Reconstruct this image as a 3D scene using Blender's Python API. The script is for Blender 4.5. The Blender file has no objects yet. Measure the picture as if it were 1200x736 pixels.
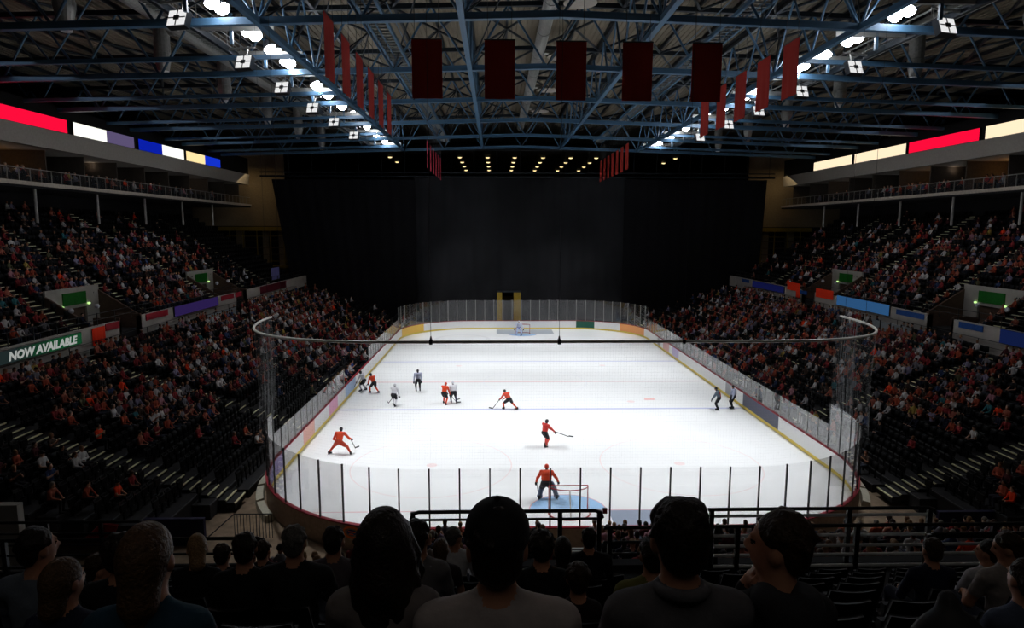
import bpy, math, random
import numpy as np
from mathutils import Vector, Matrix
random.seed(7); rng = np.random.default_rng(11)
S = bpy.context.scene
COL = S.collection
PI = math.pi

# ------------------------------------------------------------------ camera, world, exposure, lights
CAM = (-3.404, -54.909, 13.121)
cd = bpy.data.cameras.new('camera'); cam = bpy.data.objects.new('camera', cd); COL.objects.link(cam)
cam.location = CAM
cd.sensor_fit = 'HORIZONTAL'; cd.sensor_width = 36.0; cd.lens = 755.8 / 1200 * 36.0
cd.clip_start = .1; cd.clip_end = 400
cam.rotation_mode = 'QUATERNION'
cam.rotation_quaternion = (Matrix.Rotation(-.0254, 3, 'Z') @ Matrix.Rotation(PI/2 - .1298, 3, 'X') @ Matrix.Rotation(.0020, 3, 'Z')).to_quaternion()
S.camera = cam
w = bpy.data.worlds.new('world'); S.world = w; w.use_nodes = True
bgn = w.node_tree.nodes['Background']; bgn.inputs[0].default_value = (.6, .7, 1, 1); bgn.inputs[1].default_value = .0008
S.view_settings.view_transform = 'Standard'; S.view_settings.look = 'None'
S.view_settings.exposure = 0.0; S.view_settings.gamma = 1.0; S.view_settings.use_curve_mapping = False
S.cycles.transparent_max_bounces = 24
S.cycles.max_bounces = 6; S.cycles.diffuse_bounces = 4; S.cycles.glossy_bounces = 2; S.cycles.transmission_bounces = 2
S.cycles.sample_clamp_indirect = 4.0
S.cycles.use_denoising = True

FLOOD_POWER = 7000.0
def light(kind, name, loc, power, color=(1, 1, 1), size=.2, target=None, cone=60, blend=.5, size_y=None):
    ld = bpy.data.lights.new(name, kind); ld.energy = power; ld.color = color
    if kind == 'AREA':
        ld.size = size
        if size_y: ld.shape = 'RECTANGLE'; ld.size_y = size_y
    else: ld.shadow_soft_size = size
    if kind == 'SPOT': ld.spot_size = math.radians(cone); ld.spot_blend = blend
    o = bpy.data.objects.new(name, ld); COL.objects.link(o); o.location = loc
    if target is not None:
        o.rotation_euler = (Vector(target) - Vector(loc)).to_track_quat('-Z', 'Y').to_euler()
    return o
# unseen fill lamps added to lift the dark near rows and side stands
light('AREA', 'fill_light', (-3, -58, 21), 45, (1, .93, .85), 16, (-3, -52, 10), size_y=5)
for sx in (-1, 1):
    light('AREA', 'fill_light', (sx*33, 0, 23), 260, (.9, .93, 1), 4, (sx*33, 0, 5), size_y=50)
    light('AREA', 'end_wall_light', (sx*39, 38.5, 20.5), 75, (1, .75, .4), 4, (sx*39, 43, 10))

# ------------------------------------------------------------------ helpers: materials
def lin(c):
    if isinstance(c, str):
        c = tuple(int(c[i:i+2], 16)/255 for i in (0, 2, 4))
    return tuple(x/12.92 if x <= .04045 else ((x+.055)/1.055)**2.4 for x in c) + (1.0,)
MATS = {}
def mat(name, rgb, rough=.6, metal=0., vary=.15, scale=6., bump=0., emit=0., spec=.3, kind=None):
    if name in MATS: return MATS[name]
    m = bpy.data.materials.new(name); m.use_nodes = True; MATS[name] = m
    nt = m.node_tree; N = nt.nodes; L = nt.links
    b = N['Principled BSDF']; c = lin(rgb[0] if isinstance(rgb, list) else rgb)
    b.inputs['Roughness'].default_value = rough; b.inputs['Metallic'].default_value = metal
    b.inputs['Specular IOR Level'].default_value = spec
    if emit:
        b.inputs['Base Color'].default_value = (0, 0, 0, 1)
        b.inputs['Specular IOR Level'].default_value = 0
        b.inputs['Emission Color'].default_value = c; b.inputs['Emission Strength'].default_value = emit
        return m
    tc = N.new('ShaderNodeTexCoord'); nz = N.new('ShaderNodeTexNoise')
    nz.inputs['Scale'].default_value = scale; nz.inputs['Detail'].default_value = 4
    L.new(tc.outputs['Object'], nz.inputs['Vector'])
    if kind == 'objcolor' or kind == 'attr':
        if kind == 'attr':
            src = N.new('ShaderNodeAttribute'); src.attribute_name = 'tint'; so = src.outputs['Color']
        else:
            src = N.new('ShaderNodeObjectInfo'); so = src.outputs['Color']
        mx = N.new('ShaderNodeMix'); mx.data_type = 'RGBA'; mx.blend_type = 'MULTIPLY'; mx.inputs[0].default_value = 1
        mr = N.new('ShaderNodeMapRange'); mr.inputs[3].default_value = 1-vary; mr.inputs[4].default_value = 1+vary
        L.new(nz.outputs[0], mr.inputs[0]); L.new(so, mx.inputs[6]); L.new(mr.outputs[0], mx.inputs[7])
        L.new(mx.outputs[2], b.inputs['Base Color'])
    elif kind == 'random':          # a colour per object from a list
        src = N.new('ShaderNodeObjectInfo'); cr = N.new('ShaderNodeValToRGB'); cr.color_ramp.interpolation = 'CONSTANT'
        hs = N.new('ShaderNodeMath'); hs.operation = 'MULTIPLY'; hs.inputs[1].default_value = scale*7.31
        fr = N.new('ShaderNodeMath'); fr.operation = 'FRACT'
        L.new(src.outputs['Random'], hs.inputs[0]); L.new(hs.outputs[0], fr.inputs[0]); L.new(fr.outputs[0], cr.inputs[0])
        cols = rgb if isinstance(rgb, list) else [rgb]
        el = cr.color_ramp.elements
        el[0].color = lin(cols[0])
        el[1].position = 1/len(cols); el[1].color = lin(cols[1])
        for i in range(2, len(cols)):
            e = el.new(i/len(cols)); e.color = lin(cols[i])
        L.new(cr.outputs[0], b.inputs['Base Color'])
    else:
        cr = N.new('ShaderNodeValToRGB')
        cr.color_ramp.elements[0].position = .3; cr.color_ramp.elements[1].position = .7
        cr.color_ramp.elements[0].color = tuple(x*(1-vary) for x in c[:3]) + (1,)
        cr.color_ramp.elements[1].color = tuple(min(1, x*(1+vary)) for x in c[:3]) + (1,)
        L.new(nz.outputs[0], cr.inputs[0]); L.new(cr.outputs[0], b.inputs['Base Color'])
    if bump:
        bp = N.new('ShaderNodeBump'); bp.inputs['Strength'].default_value = bump; bp.inputs['Distance'].default_value = .02
        L.new(nz.outputs[0], bp.inputs['Height']); L.new(bp.outputs[0], b.inputs['Normal'])
    return m
def glass_mat(name, haze=.05, tint=(1, 1, 1), gloss=1.45, hazecol=(.8, .85, .9)):
    m = bpy.data.materials.new(name); m.use_nodes = True; nt = m.node_tree; N = nt.nodes; L = nt.links
    N.remove(N['Principled BSDF']); out = N['Material Output']
    tr = N.new('ShaderNodeBsdfTransparent'); tr.inputs[0].default_value = tint + (1,)
    gl = N.new('ShaderNodeBsdfGlossy'); gl.inputs['Roughness'].default_value = .03
    df = N.new('ShaderNodeBsdfDiffuse'); df.inputs[0].default_value = hazecol + (1,)
    nz = N.new('ShaderNodeTexNoise'); nz.inputs['Scale'].default_value = 1.3; tc = N.new('ShaderNodeTexCoord')
    L.new(tc.outputs['Object'], nz.inputs['Vector'])
    mr = N.new('ShaderNodeMapRange'); mr.inputs[3].default_value = haze*.6; mr.inputs[4].default_value = haze*1.4
    L.new(nz.outputs[0], mr.inputs[0])
    m1 = N.new('ShaderNodeMixShader'); L.new(mr.outputs[0], m1.inputs[0]); L.new(tr.outputs[0], m1.inputs[1]); L.new(df.outputs[0], m1.inputs[2])
    m2 = N.new('ShaderNodeMixShader'); fz = N.new('ShaderNodeFresnel'); gm = N.new('ShaderNodeNewGeometry'); io = N.new('ShaderNodeMapRange')
    io.inputs[3].default_value = gloss; io.inputs[4].default_value = 1/gloss      # the same glass seen from inside and outside
    L.new(gm.outputs['Backfacing'], io.inputs[0]); L.new(io.outputs[0], fz.inputs[0]); L.new(fz.outputs[0], m2.inputs[0])
    L.new(m1.outputs[0], m2.inputs[1]); L.new(gl.outputs[0], m2.inputs[2]); L.new(m2.outputs[0], out.inputs[0])
    return m

# ------------------------------------------------------------------ helpers: meshes and objects
class MB:
    def __init__(s): s.v = []; s.f = []; s.m = []
    def add(s, vs, fs, mi=0):
        o = len(s.v); s.v += [tuple(v) for v in vs]; s.f += [tuple(i+o for i in f) for f in fs]; s.m += [mi]*len(fs); return s
    def box(s, x0, y0, z0, x1, y1, z1, mi=0):
        vs = [(x, y, z) for z in (z0, z1) for y in (y0, y1) for x in (x0, x1)]
        return s.add(vs, [(0, 2, 3, 1), (4, 5, 7, 6), (0, 1, 5, 4), (2, 6, 7, 3), (0, 4, 6, 2), (1, 3, 7, 5)], mi)
    def bar(s, a, b, w_, h_=None, mi=0, n=4, rot=None):
        a = Vector(a); b = Vector(b); d = (b-a).normalized(); h_ = h_ or w_
        u = d.cross(Vector((0, 0, 1)));
        if u.length < 1e-4: u = Vector((1, 0, 0))
        u.normalize(); t = u.cross(d)
        vs = []
        for p in (a, b):
            for i in range(n):
                an = 2*PI*(i+.5)/n; k = math.sqrt(2) if n == 4 else 1
                vs.append(p + u*math.cos(an)*w_/2*k + t*math.sin(an)*h_/2*k)
        fs = [(i, (i+1) % n, n+(i+1) % n, n+i) for i in range(n)] + [tuple(range(n-1, -1, -1)), tuple(range(n, 2*n))]
        return s.add(vs, fs, mi)
    def tube(s, pts, r, n=6, mi=0):
        pts = [Vector(p) for p in pts]; vs = []; fs = []
        for i, p in enumerate(pts):
            d = (pts[min(i+1, len(pts)-1)] - pts[max(i-1, 0)]).normalized()
            u = d.cross(Vector((0, 0, 1)))
            if u.length < 1e-3: u = d.cross(Vector((0, 1, 0)))
            u.normalize(); t = u.cross(d); rr = r[i] if isinstance(r, (list, tuple)) else r
            vs += [p + (u*math.cos(2*PI*k/n) + t*math.sin(2*PI*k/n))*rr for k in range(n)]
        for i in range(len(pts)-1):
            fs += [(i*n+k, i*n+(k+1) % n, (i+1)*n+(k+1) % n, (i+1)*n+k) for k in range(n)]
        fs += [tuple(range(n-1, -1, -1)), tuple(range((len(pts)-1)*n, len(pts)*n))]
        return s.add(vs, fs, mi)
    def lathe(s, prof, n=16, c=(0, 0, 0), mi=0, M=None):
        vs = []; fs = []
        for r, z in prof:
            for k in range(n):
                p = Vector((r*math.cos(2*PI*k/n), r*math.sin(2*PI*k/n), z))
                if M is not None: p = M @ p
                vs.append(p + Vector(c))
        for i in range(len(prof)-1):
            fs += [(i*n+k, i*n+(k+1) % n, (i+1)*n+(k+1) % n, (i+1)*n+k) for k in range(n)]
        fs += [tuple(range(n-1, -1, -1)), tuple(range((len(prof)-1)*n, len(prof)*n))]
        return s.add(vs, fs, mi)
    def mesh(s, name, mats, smooth=False):
        me = bpy.data.meshes.new(name); me.from_pydata(s.v, [], s.f)
        mats = mats if isinstance(mats, (list, tuple)) else [mats]
        for m in mats: me.materials.append(m)
        if len(mats) > 1: me.polygons.foreach_set('material_index', s.m)
        if smooth: me.polygons.foreach_set('use_smooth', [True]*len(s.f))
        me.update(); return me
def obj(name, me, parent=None, loc=None, rotz=0., mats=None, smooth=False):
    if isinstance(me, MB): me = me.mesh(name, mats, smooth)
    o = bpy.data.objects.new(name, me); COL.objects.link(o)
    if parent: o.parent = parent
    if loc is not None: o.location = loc
    if rotz: o.rotation_euler = (0, 0, rotz)
    return o
def tag(o, label=None, cat=None, group=None, kind=None):
    if label: o['label'] = label
    if cat: o['category'] = cat
    if group: o['group'] = group
    if kind: o['kind'] = kind
    return o
def thing(name, label, cat, loc=(0, 0, 0), rotz=0., group=None, kind=None):
    o = bpy.data.objects.new(name, None); COL.objects.link(o); o.location = loc; o.rotation_euler = (0, 0, rotz)
    o.empty_display_size = .1
    return tag(o, label, cat, group, kind)
def dup(o, parent=None):
    c = o.copy(); COL.objects.link(c)
    if parent is not None: c.parent = parent
    for ch in list(o.children): dup(ch, c)
    return c
UNIT = {}
def member(name, a, b, w_, h_, m, parent, n=4):
    """a straight steel bar as its own object, all alike bars sharing one unit mesh"""
    key = (m.name, n)
    if key not in UNIT:
        UNIT[key] = MB().bar((0, 0, 0), (0, 0, 1), 1, 1, n=n).mesh('steel_bar', m, n > 4)
    a = Vector(a); b = Vector(b); d = b-a; Lg = d.length; d.normalize()
    side = d.cross(Vector((0, 0, 1)))
    if side.length < 1e-4: side = Vector((1, 0, 0))
    side.normalize(); up = side.cross(d)
    M = Matrix((side, up, d)).transposed().to_4x4() @ Matrix.Diagonal((w_, h_, Lg, 1)); M.translation = a
    o = bpy.data.objects.new(name, UNIT[key]); COL.objects.link(o); o.parent = parent; o.matrix_local = M
    return o

# ------------------------------------------------------------------ helpers: figures (one continuous skin from a distance field)
def cap(a, b, ra, rb, lab, k=.03): return ('c', np.array(a, float), np.array(b, float), ra, rb, lab, k)
def ell(c, r, lab, k=.03, R=None): return ('e', np.array(c, float), np.array(r, float), R, None, lab, k)
def skin_mesh(name, prims, h, mats):
    lo = np.full(3, 1e9); hi = -lo
    for p in prims:
        if p[0] == 'c':
            r = max(p[3], p[4]); a = np.minimum(p[1], p[2])-r; b = np.maximum(p[1], p[2])+r
        else: r = p[2].max(); a = p[1]-r; b = p[1]+r
        lo = np.minimum(lo, a); hi = np.maximum(hi, b)
    lo -= 3*h; n = np.ceil((hi-lo)/h).astype(int)+4
    F = np.full(n, .5, np.float32); D = np.full(n, .5, np.float32); LB = np.zeros(n, np.int16)
    for p in prims:
        mg = p[6]+2.5*h
        if p[0] == 'c':
            r = max(p[3], p[4]); a = np.minimum(p[1], p[2])-r-mg; b = np.maximum(p[1], p[2])+r+mg
        else: r = p[2].max(); a = p[1]-r-mg; b = p[1]+r+mg
        i0 = np.maximum(np.floor((a-lo)/h).astype(int), 0); i1 = np.minimum(np.ceil((b-lo)/h).astype(int)+1, n)
        sl = tuple(slice(i0[q], i1[q]) for q in range(3))
        X = (lo[0]+h*np.arange(i0[0], i1[0]))[:, None, None]; Y = (lo[1]+h*np.arange(i0[1], i1[1]))[None, :, None]; Z = (lo[2]+h*np.arange(i0[2], i1[2]))[None, None, :]
        if p[0] == 'c':
            ab = p[2]-p[1]; L2 = max(ab@ab, 1e-9)
            t = np.clip(((X-p[1][0])*ab[0]+(Y-p[1][1])*ab[1]+(Z-p[1][2])*ab[2])/L2, 0, 1)
            d = np.sqrt((X-p[1][0]-t*ab[0])**2+(Y-p[1][1]-t*ab[1])**2+(Z-p[1][2]-t*ab[2])**2)-(p[3]+t*(p[4]-p[3]))
        else:
            dx, dy, dz = X-p[1][0], Y-p[1][1], Z-p[1][2]
            if p[3] is not None:
                R = p[3]; dx, dy, dz = R[0, 0]*dx+R[1, 0]*dy+R[2, 0]*dz, R[0, 1]*dx+R[1, 1]*dy+R[2, 1]*dz, R[0, 2]*dx+R[1, 2]*dy+R[2, 2]*dz
            r = p[2]; k0 = np.sqrt((dx/r[0])**2+(dy/r[1])**2+(dz/r[2])**2); k1 = np.sqrt((dx/r[0]**2)**2+(dy/r[1]**2)**2+(dz/r[2]**2)**2)
            d = k0*(k0-1)/np.maximum(k1, 1e-6)
        f = F[sl]; k = p[6]; hh = np.maximum(k-np.abs(f-d), 0)/k
        F[sl] = np.minimum(f, d)-hh*hh*k*.25
        q = d < D[sl]; LB[sl] = np.where(q, p[5], LB[sl]); D[sl] = np.where(q, d, D[sl])
    s = F < 0
    cs = [(i, j, l) for i in (0, 1) for j in (0, 1) for l in (0, 1)]
    sub = lambda A, c: A[c[0]:n[0]-1+c[0], c[1]:n[1]-1+c[1], c[2]:n[2]-1+c[2]]
    cnt = sum(sub(s, c).astype(np.int8) for c in cs); act = (cnt > 0) & (cnt < 8)
    idx = np.argwhere(act); N = len(idx); ids = np.full(act.shape, -1); ids[act] = np.arange(N)
    val = {c: F[idx[:, 0]+c[0], idx[:, 1]+c[1], idx[:, 2]+c[2]] for c in cs}
    P = np.zeros((N, 3)); C = np.zeros(N)
    for c in cs:
        for ax in range(3):
            if c[ax]: continue
            e = list(c); e[ax] = 1; e = tuple(e); a = val[c]; b = val[e]; x = (a < 0) != (b < 0)
            t = np.where(x, a/np.where(x, a-b, 1), 0); pt = np.tile(np.array(c, float), (N, 1)); pt[:, ax] += t
            P[x] += pt[x]; C[x] += 1
    P = lo+h*(idx+P/C[:, None])
    quads = []
    for ax in range(3):
        o1, o2 = [(1, 2), (2, 0), (0, 1)][ax]
        A = [slice(None)]*3; B = [slice(None)]*3; A[ax] = slice(0, n[ax]-1); B[ax] = slice(1, n[ax])
        ch = s[tuple(A)] != s[tuple(B)]; e = np.argwhere(ch); ins = s[tuple(A)][ch]
        def cell(d1, d2):
            q = e.copy(); q[:, o1] += d1; q[:, o2] += d2; return ids[q[:, 0], q[:, 1], q[:, 2]]
        q = np.stack([cell(-1, -1), cell(0, -1), cell(0, 0), cell(-1, 0)], 1)
        q[~ins] = q[~ins][:, ::-1]; quads.append(q)
    Q = np.concatenate(quads)
    me = bpy.data.meshes.new(name); me.from_pydata(P.tolist(), [], Q.tolist())
    for m in mats: me.materials.append(m)
    if len(mats) > 1:
        cen = P[Q].mean(1); best = np.full(len(Q), 9.); lb = np.zeros(len(Q), np.int32)
        for p in prims:
            if p[0] == 'c':
                ab = p[2]-p[1]; t = np.clip((cen-p[1])@ab/max(ab@ab, 1e-9), 0, 1); d = np.linalg.norm(cen-p[1]-t[:, None]*ab, axis=1)-(p[3]+t*(p[4]-p[3]))
            else:
                dd = cen-p[1]; dd = dd@p[3] if p[3] is not None else dd; r = p[2]
                k0 = np.linalg.norm(dd/r, axis=1); k1 = np.linalg.norm(dd/r**2, axis=1); d = k0*(k0-1)/np.maximum(k1, 1e-6)
            q = d < best; lb[q] = p[5]; best[q] = d[q]
        me.polygons.foreach_set('material_index', np.minimum(lb, len(mats)-1))
    me.polygons.foreach_set('use_smooth', np.ones(len(Q), bool)); me.update(); return me
def rotm(yaw, pitch=0., roll=0.):
    return np.array(Matrix.Rotation(yaw, 3, 'Z') @ Matrix.Rotation(pitch, 3, 'X') @ Matrix.Rotation(roll, 3, 'Y'))
TOP, LEG, SKIN, SHOE, HAIR, EYE, LIP, GLOVE = range(8)
def head_prims(H, R, fine, hair=None, s=1.0):
    T = lambda v: H + R @ (np.array(v, float)*s)
    P = [ell(T((0, -.012, .02)), np.array((.077, .098, .103))*s, SKIN, .02, R), ell(T((0, .03, -.052)), np.array((.056, .062, .066))*s, SKIN, .03, R)]
    if fine:
        P += [cap(T((0, .088, .012)), T((0, .108, -.022)), .011*s, .016*s, SKIN, .012), cap(T((-.02, .088, -.03)), T((.02, .088, -.03)), .012*s, .012*s, SKIN, .02)]
        for q in (-1, 1):
            P += [ell(T((q*.079, -.008, -.012)), np.array((.012, .024, .034))*s, SKIN, .01, R), ell(T((q*.031, .08, .012)), np.array((.014, .01, .009))*s, EYE, .004, R),
                  ell(T((q*.031, .083, .032)), np.array((.02, .012, .008))*s, SKIN, .012, R)]
        P += [ell(T((0, .083, -.058)), np.array((.024, .012, .009))*s, LIP, .006, R)]
    if hair == 'short': P += [ell(T((0, -.022, .035)), np.array((.083, .1, .098))*s, HAIR, .01, R), ell(T((0, -.06, -.02)), np.array((.072, .055, .07))*s, HAIR, .02, R)]
    if hair == 'long': P += [ell(T((0, -.022, .035)), np.array((.086, .102, .1))*s, HAIR, .01, R), cap(T((0, -.07, 0)), T((0, -.09, -.2)), .075*s, .06*s, HAIR, .03)]
    if hair == 'cap': P += [ell(T((0, -.01, .05)), np.array((.086, .106, .088))*s, HAIR, .01, R), cap(T((-.03, .11, .05)), T((.03, .11, .05)), .014*s, .014*s, HAIR, .02)]
    return P
def hand_prims(wr, d, side, curl=.6, s=1.0, lab=SKIN):
    """palm, four unequal bent fingers and a thumb off the palm's side"""
    d = np.array(d, float); d /= np.linalg.norm(d); wr = np.array(wr, float)
    x = np.cross(d, (0, 0, 1.)); x = x/np.linalg.norm(x) if np.linalg.norm(x) > .1 else np.array((1., 0, 0)); nz = np.cross(x, d)   # nz: back of hand
    P = [cap(wr, wr+d*.045*s, .024*s, .026*s, lab, .02)]
    pc = wr+d*.06*s
    P += [cap(pc-x*.024*s, pc+x*.024*s, .016*s, .016*s, lab, .015), cap(pc-x*.026*s+d*.03*s, pc+x*.026*s+d*.03*s, .013*s, .013*s, lab, .012)]
    for i, (o, L) in enumerate(((-.03, .06), (-.01, .075), (.01, .07), (.03, .052))):
        b = pc+x*o*s+d*.035*s; c1 = curl; d1 = d*math.cos(c1)-nz*math.sin(c1); m_ = b+d1*L*.55*s
        d2 = d*math.cos(2*c1)-nz*math.sin(2*c1); e = m_+d2*L*.5*s
        P += [cap(b, m_, .0095*s, .009*s, lab, .004), cap(m_, e, .009*s, .0075*s, lab, .004)]
    b = pc-x*side*.03*s-d*.02*s; m_ = b-x*side*.025*s+d*.03*s; e = m_+d*.028*s-nz*.012*s
    return P+[cap(b, m_, .012*s, .0105*s, lab, .008), cap(m_, e, .0105*s, .009*s, lab, .004)]
def seated(sw=.185, lean=.05, hyaw=0., hpitch=0., arms='lap', hair=None, fine=False, long_sleeve=True, body=1.0, headk=1.0, sit=0.):
    P = []; P0 = np.array((0, 0, .52)); u = np.array((0, math.sin(lean), math.cos(lean))); N = P0+u*.50; Cc = P0+u*.32
    P += [ell(P0, (.17*body, .13, .11), LEG, .04), ell(P0+u*.15, (.15*body, .115*body, .17), TOP, .05), ell(Cc, (.165*body, .118*body, .17), TOP, .05)]
    sh = [N-u*.065+np.array((q*sw, -.005, 0)) for q in (-1, 1)]
    P += [cap(sh[0]*.9+sh[1]*.1, sh[1]*.9+sh[0]*.1, .068, .068, TOP, .05)]
    for q in (0, 1): P += [cap(N+u*.015, sh[q]*.75+N*.25, .048, .055, TOP, .03)]
    H = N+u*.05+np.array((0, .025, .125)); R = rotm(hyaw, hpitch)
    P += [cap(N-u*.03, H+np.array((0, -.015, -.05)), .064, .057, SKIN, .025), ell(N-u*.022, (.086, .08, .05), TOP, .03)]
    P += head_prims(H, R, fine, hair, headk)
    sl = TOP if long_sleeve else SKIN
    for q, i in ((-1, 0), (1, 1)):
        s_ = sh[i]
        if arms == 'lap': el = s_+np.array((q*.05, .09, -.27)); wr = np.array((q*.09, .33, .63))
        elif arms == 'cross': el = s_+np.array((q*.07, .08, -.26)); wr = s_*np.array((0, 1, 1))+np.array((-q*.09, .2, -.25+q*.02))
        elif arms == 'knees': el = s_+np.array((q*.07, .12, -.24)); wr = np.array((q*.12, .42, .6))
        elif arms == 'chin' and q < 0: el = s_+np.array((-.03, .16, -.24)); wr = H+R @ np.array((.02, .11, -.21))
        elif arms == 'up': el = s_+np.array((q*.13, .1, .06)); wr = el+np.array((q*.02, .08, .24))
        elif arms == 'clap': el = s_+np.array((q*.07, .1, -.22)); wr = Cc+np.array((q*.03, .3, .1))
        else: el = s_+np.array((q*.05, .09, -.27)); wr = np.array((q*.09, .33, .63))
        P += [cap(s_, s_*.45+el*.55, .06, .052, TOP, .03), cap(s_*.5+el*.5, el, .05, .043, sl, .02), cap(el, wr, .043, .031, sl, .02)]
        dd = wr-el
        if fine: P += hand_prims(wr, dd, q)
        else: P += [ell(wr+dd/np.linalg.norm(dd)*.05, (.035, .045, .03), SKIN, .02)]
        hip = np.array((q*.092, .03, .5)); kn = np.array((q*.115, .46, .51)); an = np.array((q*.115, .42, .1))
        P += [cap(hip, kn, .088*body, .062, LEG, .04), cap(kn, an, .06, .042, LEG, .02), cap(an+np.array((0, -.03, -.05)), an+np.array((0, .15, -.065)), .042, .034, SHOE, .02)]
    return P, H, R

# ------------------------------------------------------------------ materials
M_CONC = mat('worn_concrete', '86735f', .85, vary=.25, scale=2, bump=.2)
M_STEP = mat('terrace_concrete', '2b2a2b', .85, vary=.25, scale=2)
M_RISER = mat('dark_riser_paint', '121214', .7)
M_NOSE = mat('worn_yellow_nosing', 'f2e8bd', .7, vary=.2)
M_NOSEW = mat('grey_metal_nosing', 'a9a9a4', .5, metal=.3)
M_WALL = mat('painted_block_wall', 'b3aea6', .8, vary=.08, scale=1.5)
M_BROWN = mat('brown_painted_wall', '5d4a3e', .8, vary=.15)
M_BLACK = mat('black_cladding', '0b0b0d', .7)
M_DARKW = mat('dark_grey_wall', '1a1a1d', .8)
M_BEIGE = mat('beige_end_wall', '8a7a62', .8, vary=.12)
M_YEL = mat('yellow_painted_steel', '8a7420', .5)
M_DECK = mat('roof_deck_board', '7b7263', .85, vary=.06, scale=.3)
M_BLUE = mat('blue_painted_steel', '3f627e', .45, vary=.15, scale=1.5, spec=.5)
M_NAVY = mat('dark_blue_painted_steel', '141d25', .5, vary=.15)
M_GALV = mat('galvanised_steel', '9a9a96', .4, metal=.5, vary=.15)
M_RAIL = mat('black_painted_rail', '17181a', .35, spec=.6)
M_STEEL = mat('brushed_steel_rail', 'f2f4f6', .3, metal=.15, spec=.8)
M_WHITE = mat('white_board_plastic', 'eeeeee', .35, vary=.03, spec=.4)
M_FASC = mat('grey_fascia_panel', '98928a', .8, vary=.08)
M_SLABE = mat('pale_slab_edge', 'b5aa9c', .7)

# ------------------------------------------------------------------ the building shell
obj('floor', MB().box(-52, -72, -.5, 52, 74, -.03), mats=M_CONC)['kind'] = 'structure'
for nm, b in (('wall_left', (-52, -72, -.03, -51.6, 74, 30)), ('wall_right', (51.6, -72, -.03, 52, 74, 30)),
              ('wall_back', (-51.6, -72, -.03, 51.6, -71.6, 30)), ('wall_front', (-51.6, 73.6, -.03, 51.6, 74, 30))):
    obj(nm, MB().box(*b), mats=M_BLACK)['kind'] = 'structure'
zb = lambda x: 23.95 - .031*abs(x)           # underside of the roof trusses
zt = lambda x: zb(x) + 4.0
# roof deck: ribbed sheets, two pitches, one sheet per 5.2 m bay
ceil = thing('ceiling', 'pale ribbed roof deck above the steel trusses', 'ceiling', kind='structure')
for q in (-1, 1):
    dk = MB(); nrib = 130
    prof = []
    for i in range(nrib):
        x0 = i*52/nrib; d = 52/nrib
        prof += [(x0, .55), (x0+d*.45, .55), (x0+d*.55, .61), (x0+d*.95, .61)]
    prof.append((52, .55))
    vs = []; fs = []
    for x, dz in prof:
        vs += [(q*x, -.0, zt(x)+dz), (q*x, 10.4, zt(x)+dz)]
    for i in range(len(prof)-1): fs.append((2*i, 2*i+1, 2*i+3, 2*i+2))
    dk.add(vs, fs)
    me = dk.mesh('deck_sheet', M_DECK)
    for k in range(-4, 9):
        obj('deck_sheet', me, ceil, (0, -32.4+10.4*(k+1)-10.4, 0))

# ------------------------------------------------------------------ ice and its markings
def ice_mat():
    m = mat('ice', 'f4f6f7', .32, vary=.02, scale=.35, spec=.25); return m
M_ICE = ice_mat()
RC, RW, RL = 8.5, 15.0, 30.0
def rink_pt(s, off=0.):
    """point and outward normal at arc length s from the middle of the near end, towards +x"""
    a = 2*(RW-RC); b = 2*(RL-RC); c = PI/2*RC; tot = 2*a+2*b+4*c; s %= tot
    segs = [(a/2, 'l', (0, -RL), (1, 0)), (c, 'a', (RW-RC, -RL+RC), -PI/2), (b, 'l', (RW, -RL+RC), (0, 1)), (c, 'a', (RW-RC, RL-RC), 0), (a, 'l', (RW-RC, RL), (-1, 0)),
            (c, 'a', (-RW+RC, RL-RC), PI/2), (b, 'l', (-RW, RL-RC), (0, -1)), (c, 'a', (-RW+RC, -RL+RC), PI), (a/2, 'l', (-RW+RC, -RL), (1, 0))]
    for Ls, t, p, d in segs:
        if s <= Ls+1e-9:
            if t == 'l': nx, ny = d[1], -d[0]; return (p[0]+d[0]*s+nx*off, p[1]+d[1]*s+ny*off), (nx, ny)
            an = d+s/RC; return (p[0]+(RC+off)*math.cos(an), p[1]+(RC+off)*math.sin(an)), (math.cos(an), math.sin(an))
        s -= Ls
RTOT = 4*(RW-RC)+4*(RL-RC)+2*PI*RC
ring = [rink_pt(i*RTOT/240, .02)[0] for i in range(240)]
ice = MB(); ice.add([(x, y, 0) for x, y in ring]+[(x, y, -.03) for x, y in ring], [tuple(range(240))]+[(i, i+240, (i+1) % 240+240, (i+1) % 240) for i in range(240)])
ice = tag(obj('ice_surface', ice, mats=M_ICE), 'white ice sheet of the rink with painted lines washed pale', 'ice rink', kind='structure')
def flat(name, mb, rgb, lab=None):  # line colours paled to hold the washed-out look of strong light
    o = obj(name, mb, ice, mats=mat('ice_paint_'+rgb, rgb, .35, vary=.05)); 
    if lab: o['label'] = lab
    return o
def strip(x0, y0, x1, y1, z=.004): return MB().add([(x0, y0, z), (x1, y0, z), (x1, y1, z), (x0, y1, z)], [(0, 1, 2, 3)])
def ringm(cx, cy, r, w_, a0=0., a1=2*PI, n=64, z=.004):
    m = MB(); vs = []; 
    for i in range(n+1):
        a = a0+(a1-a0)*i/n
        vs += [(cx+(r-w_)*math.cos(a), cy+(r-w_)*math.sin(a), z), (cx+r*math.cos(a), cy+r*math.sin(a), z)]
    return m.add(vs, [(2*i, 2*i+1, 2*i+3, 2*i+2) for i in range(n)])
def disc(cx, cy, r, a0=0., a1=2*PI, n=40, z=.003):
    return MB().add([(cx, cy, z)]+[(cx+r*math.cos(a0+(a1-a0)*i/n), cy+r*math.sin(a0+(a1-a0)*i/n), z) for i in range(n+1)], [(0, i+1, i+2) for i in range(n)])
for y in (-8.67, 8.67): flat('blue_line', strip(-14.9, y-.15, 14.9, y+.15), 'c3c8e8')
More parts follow.
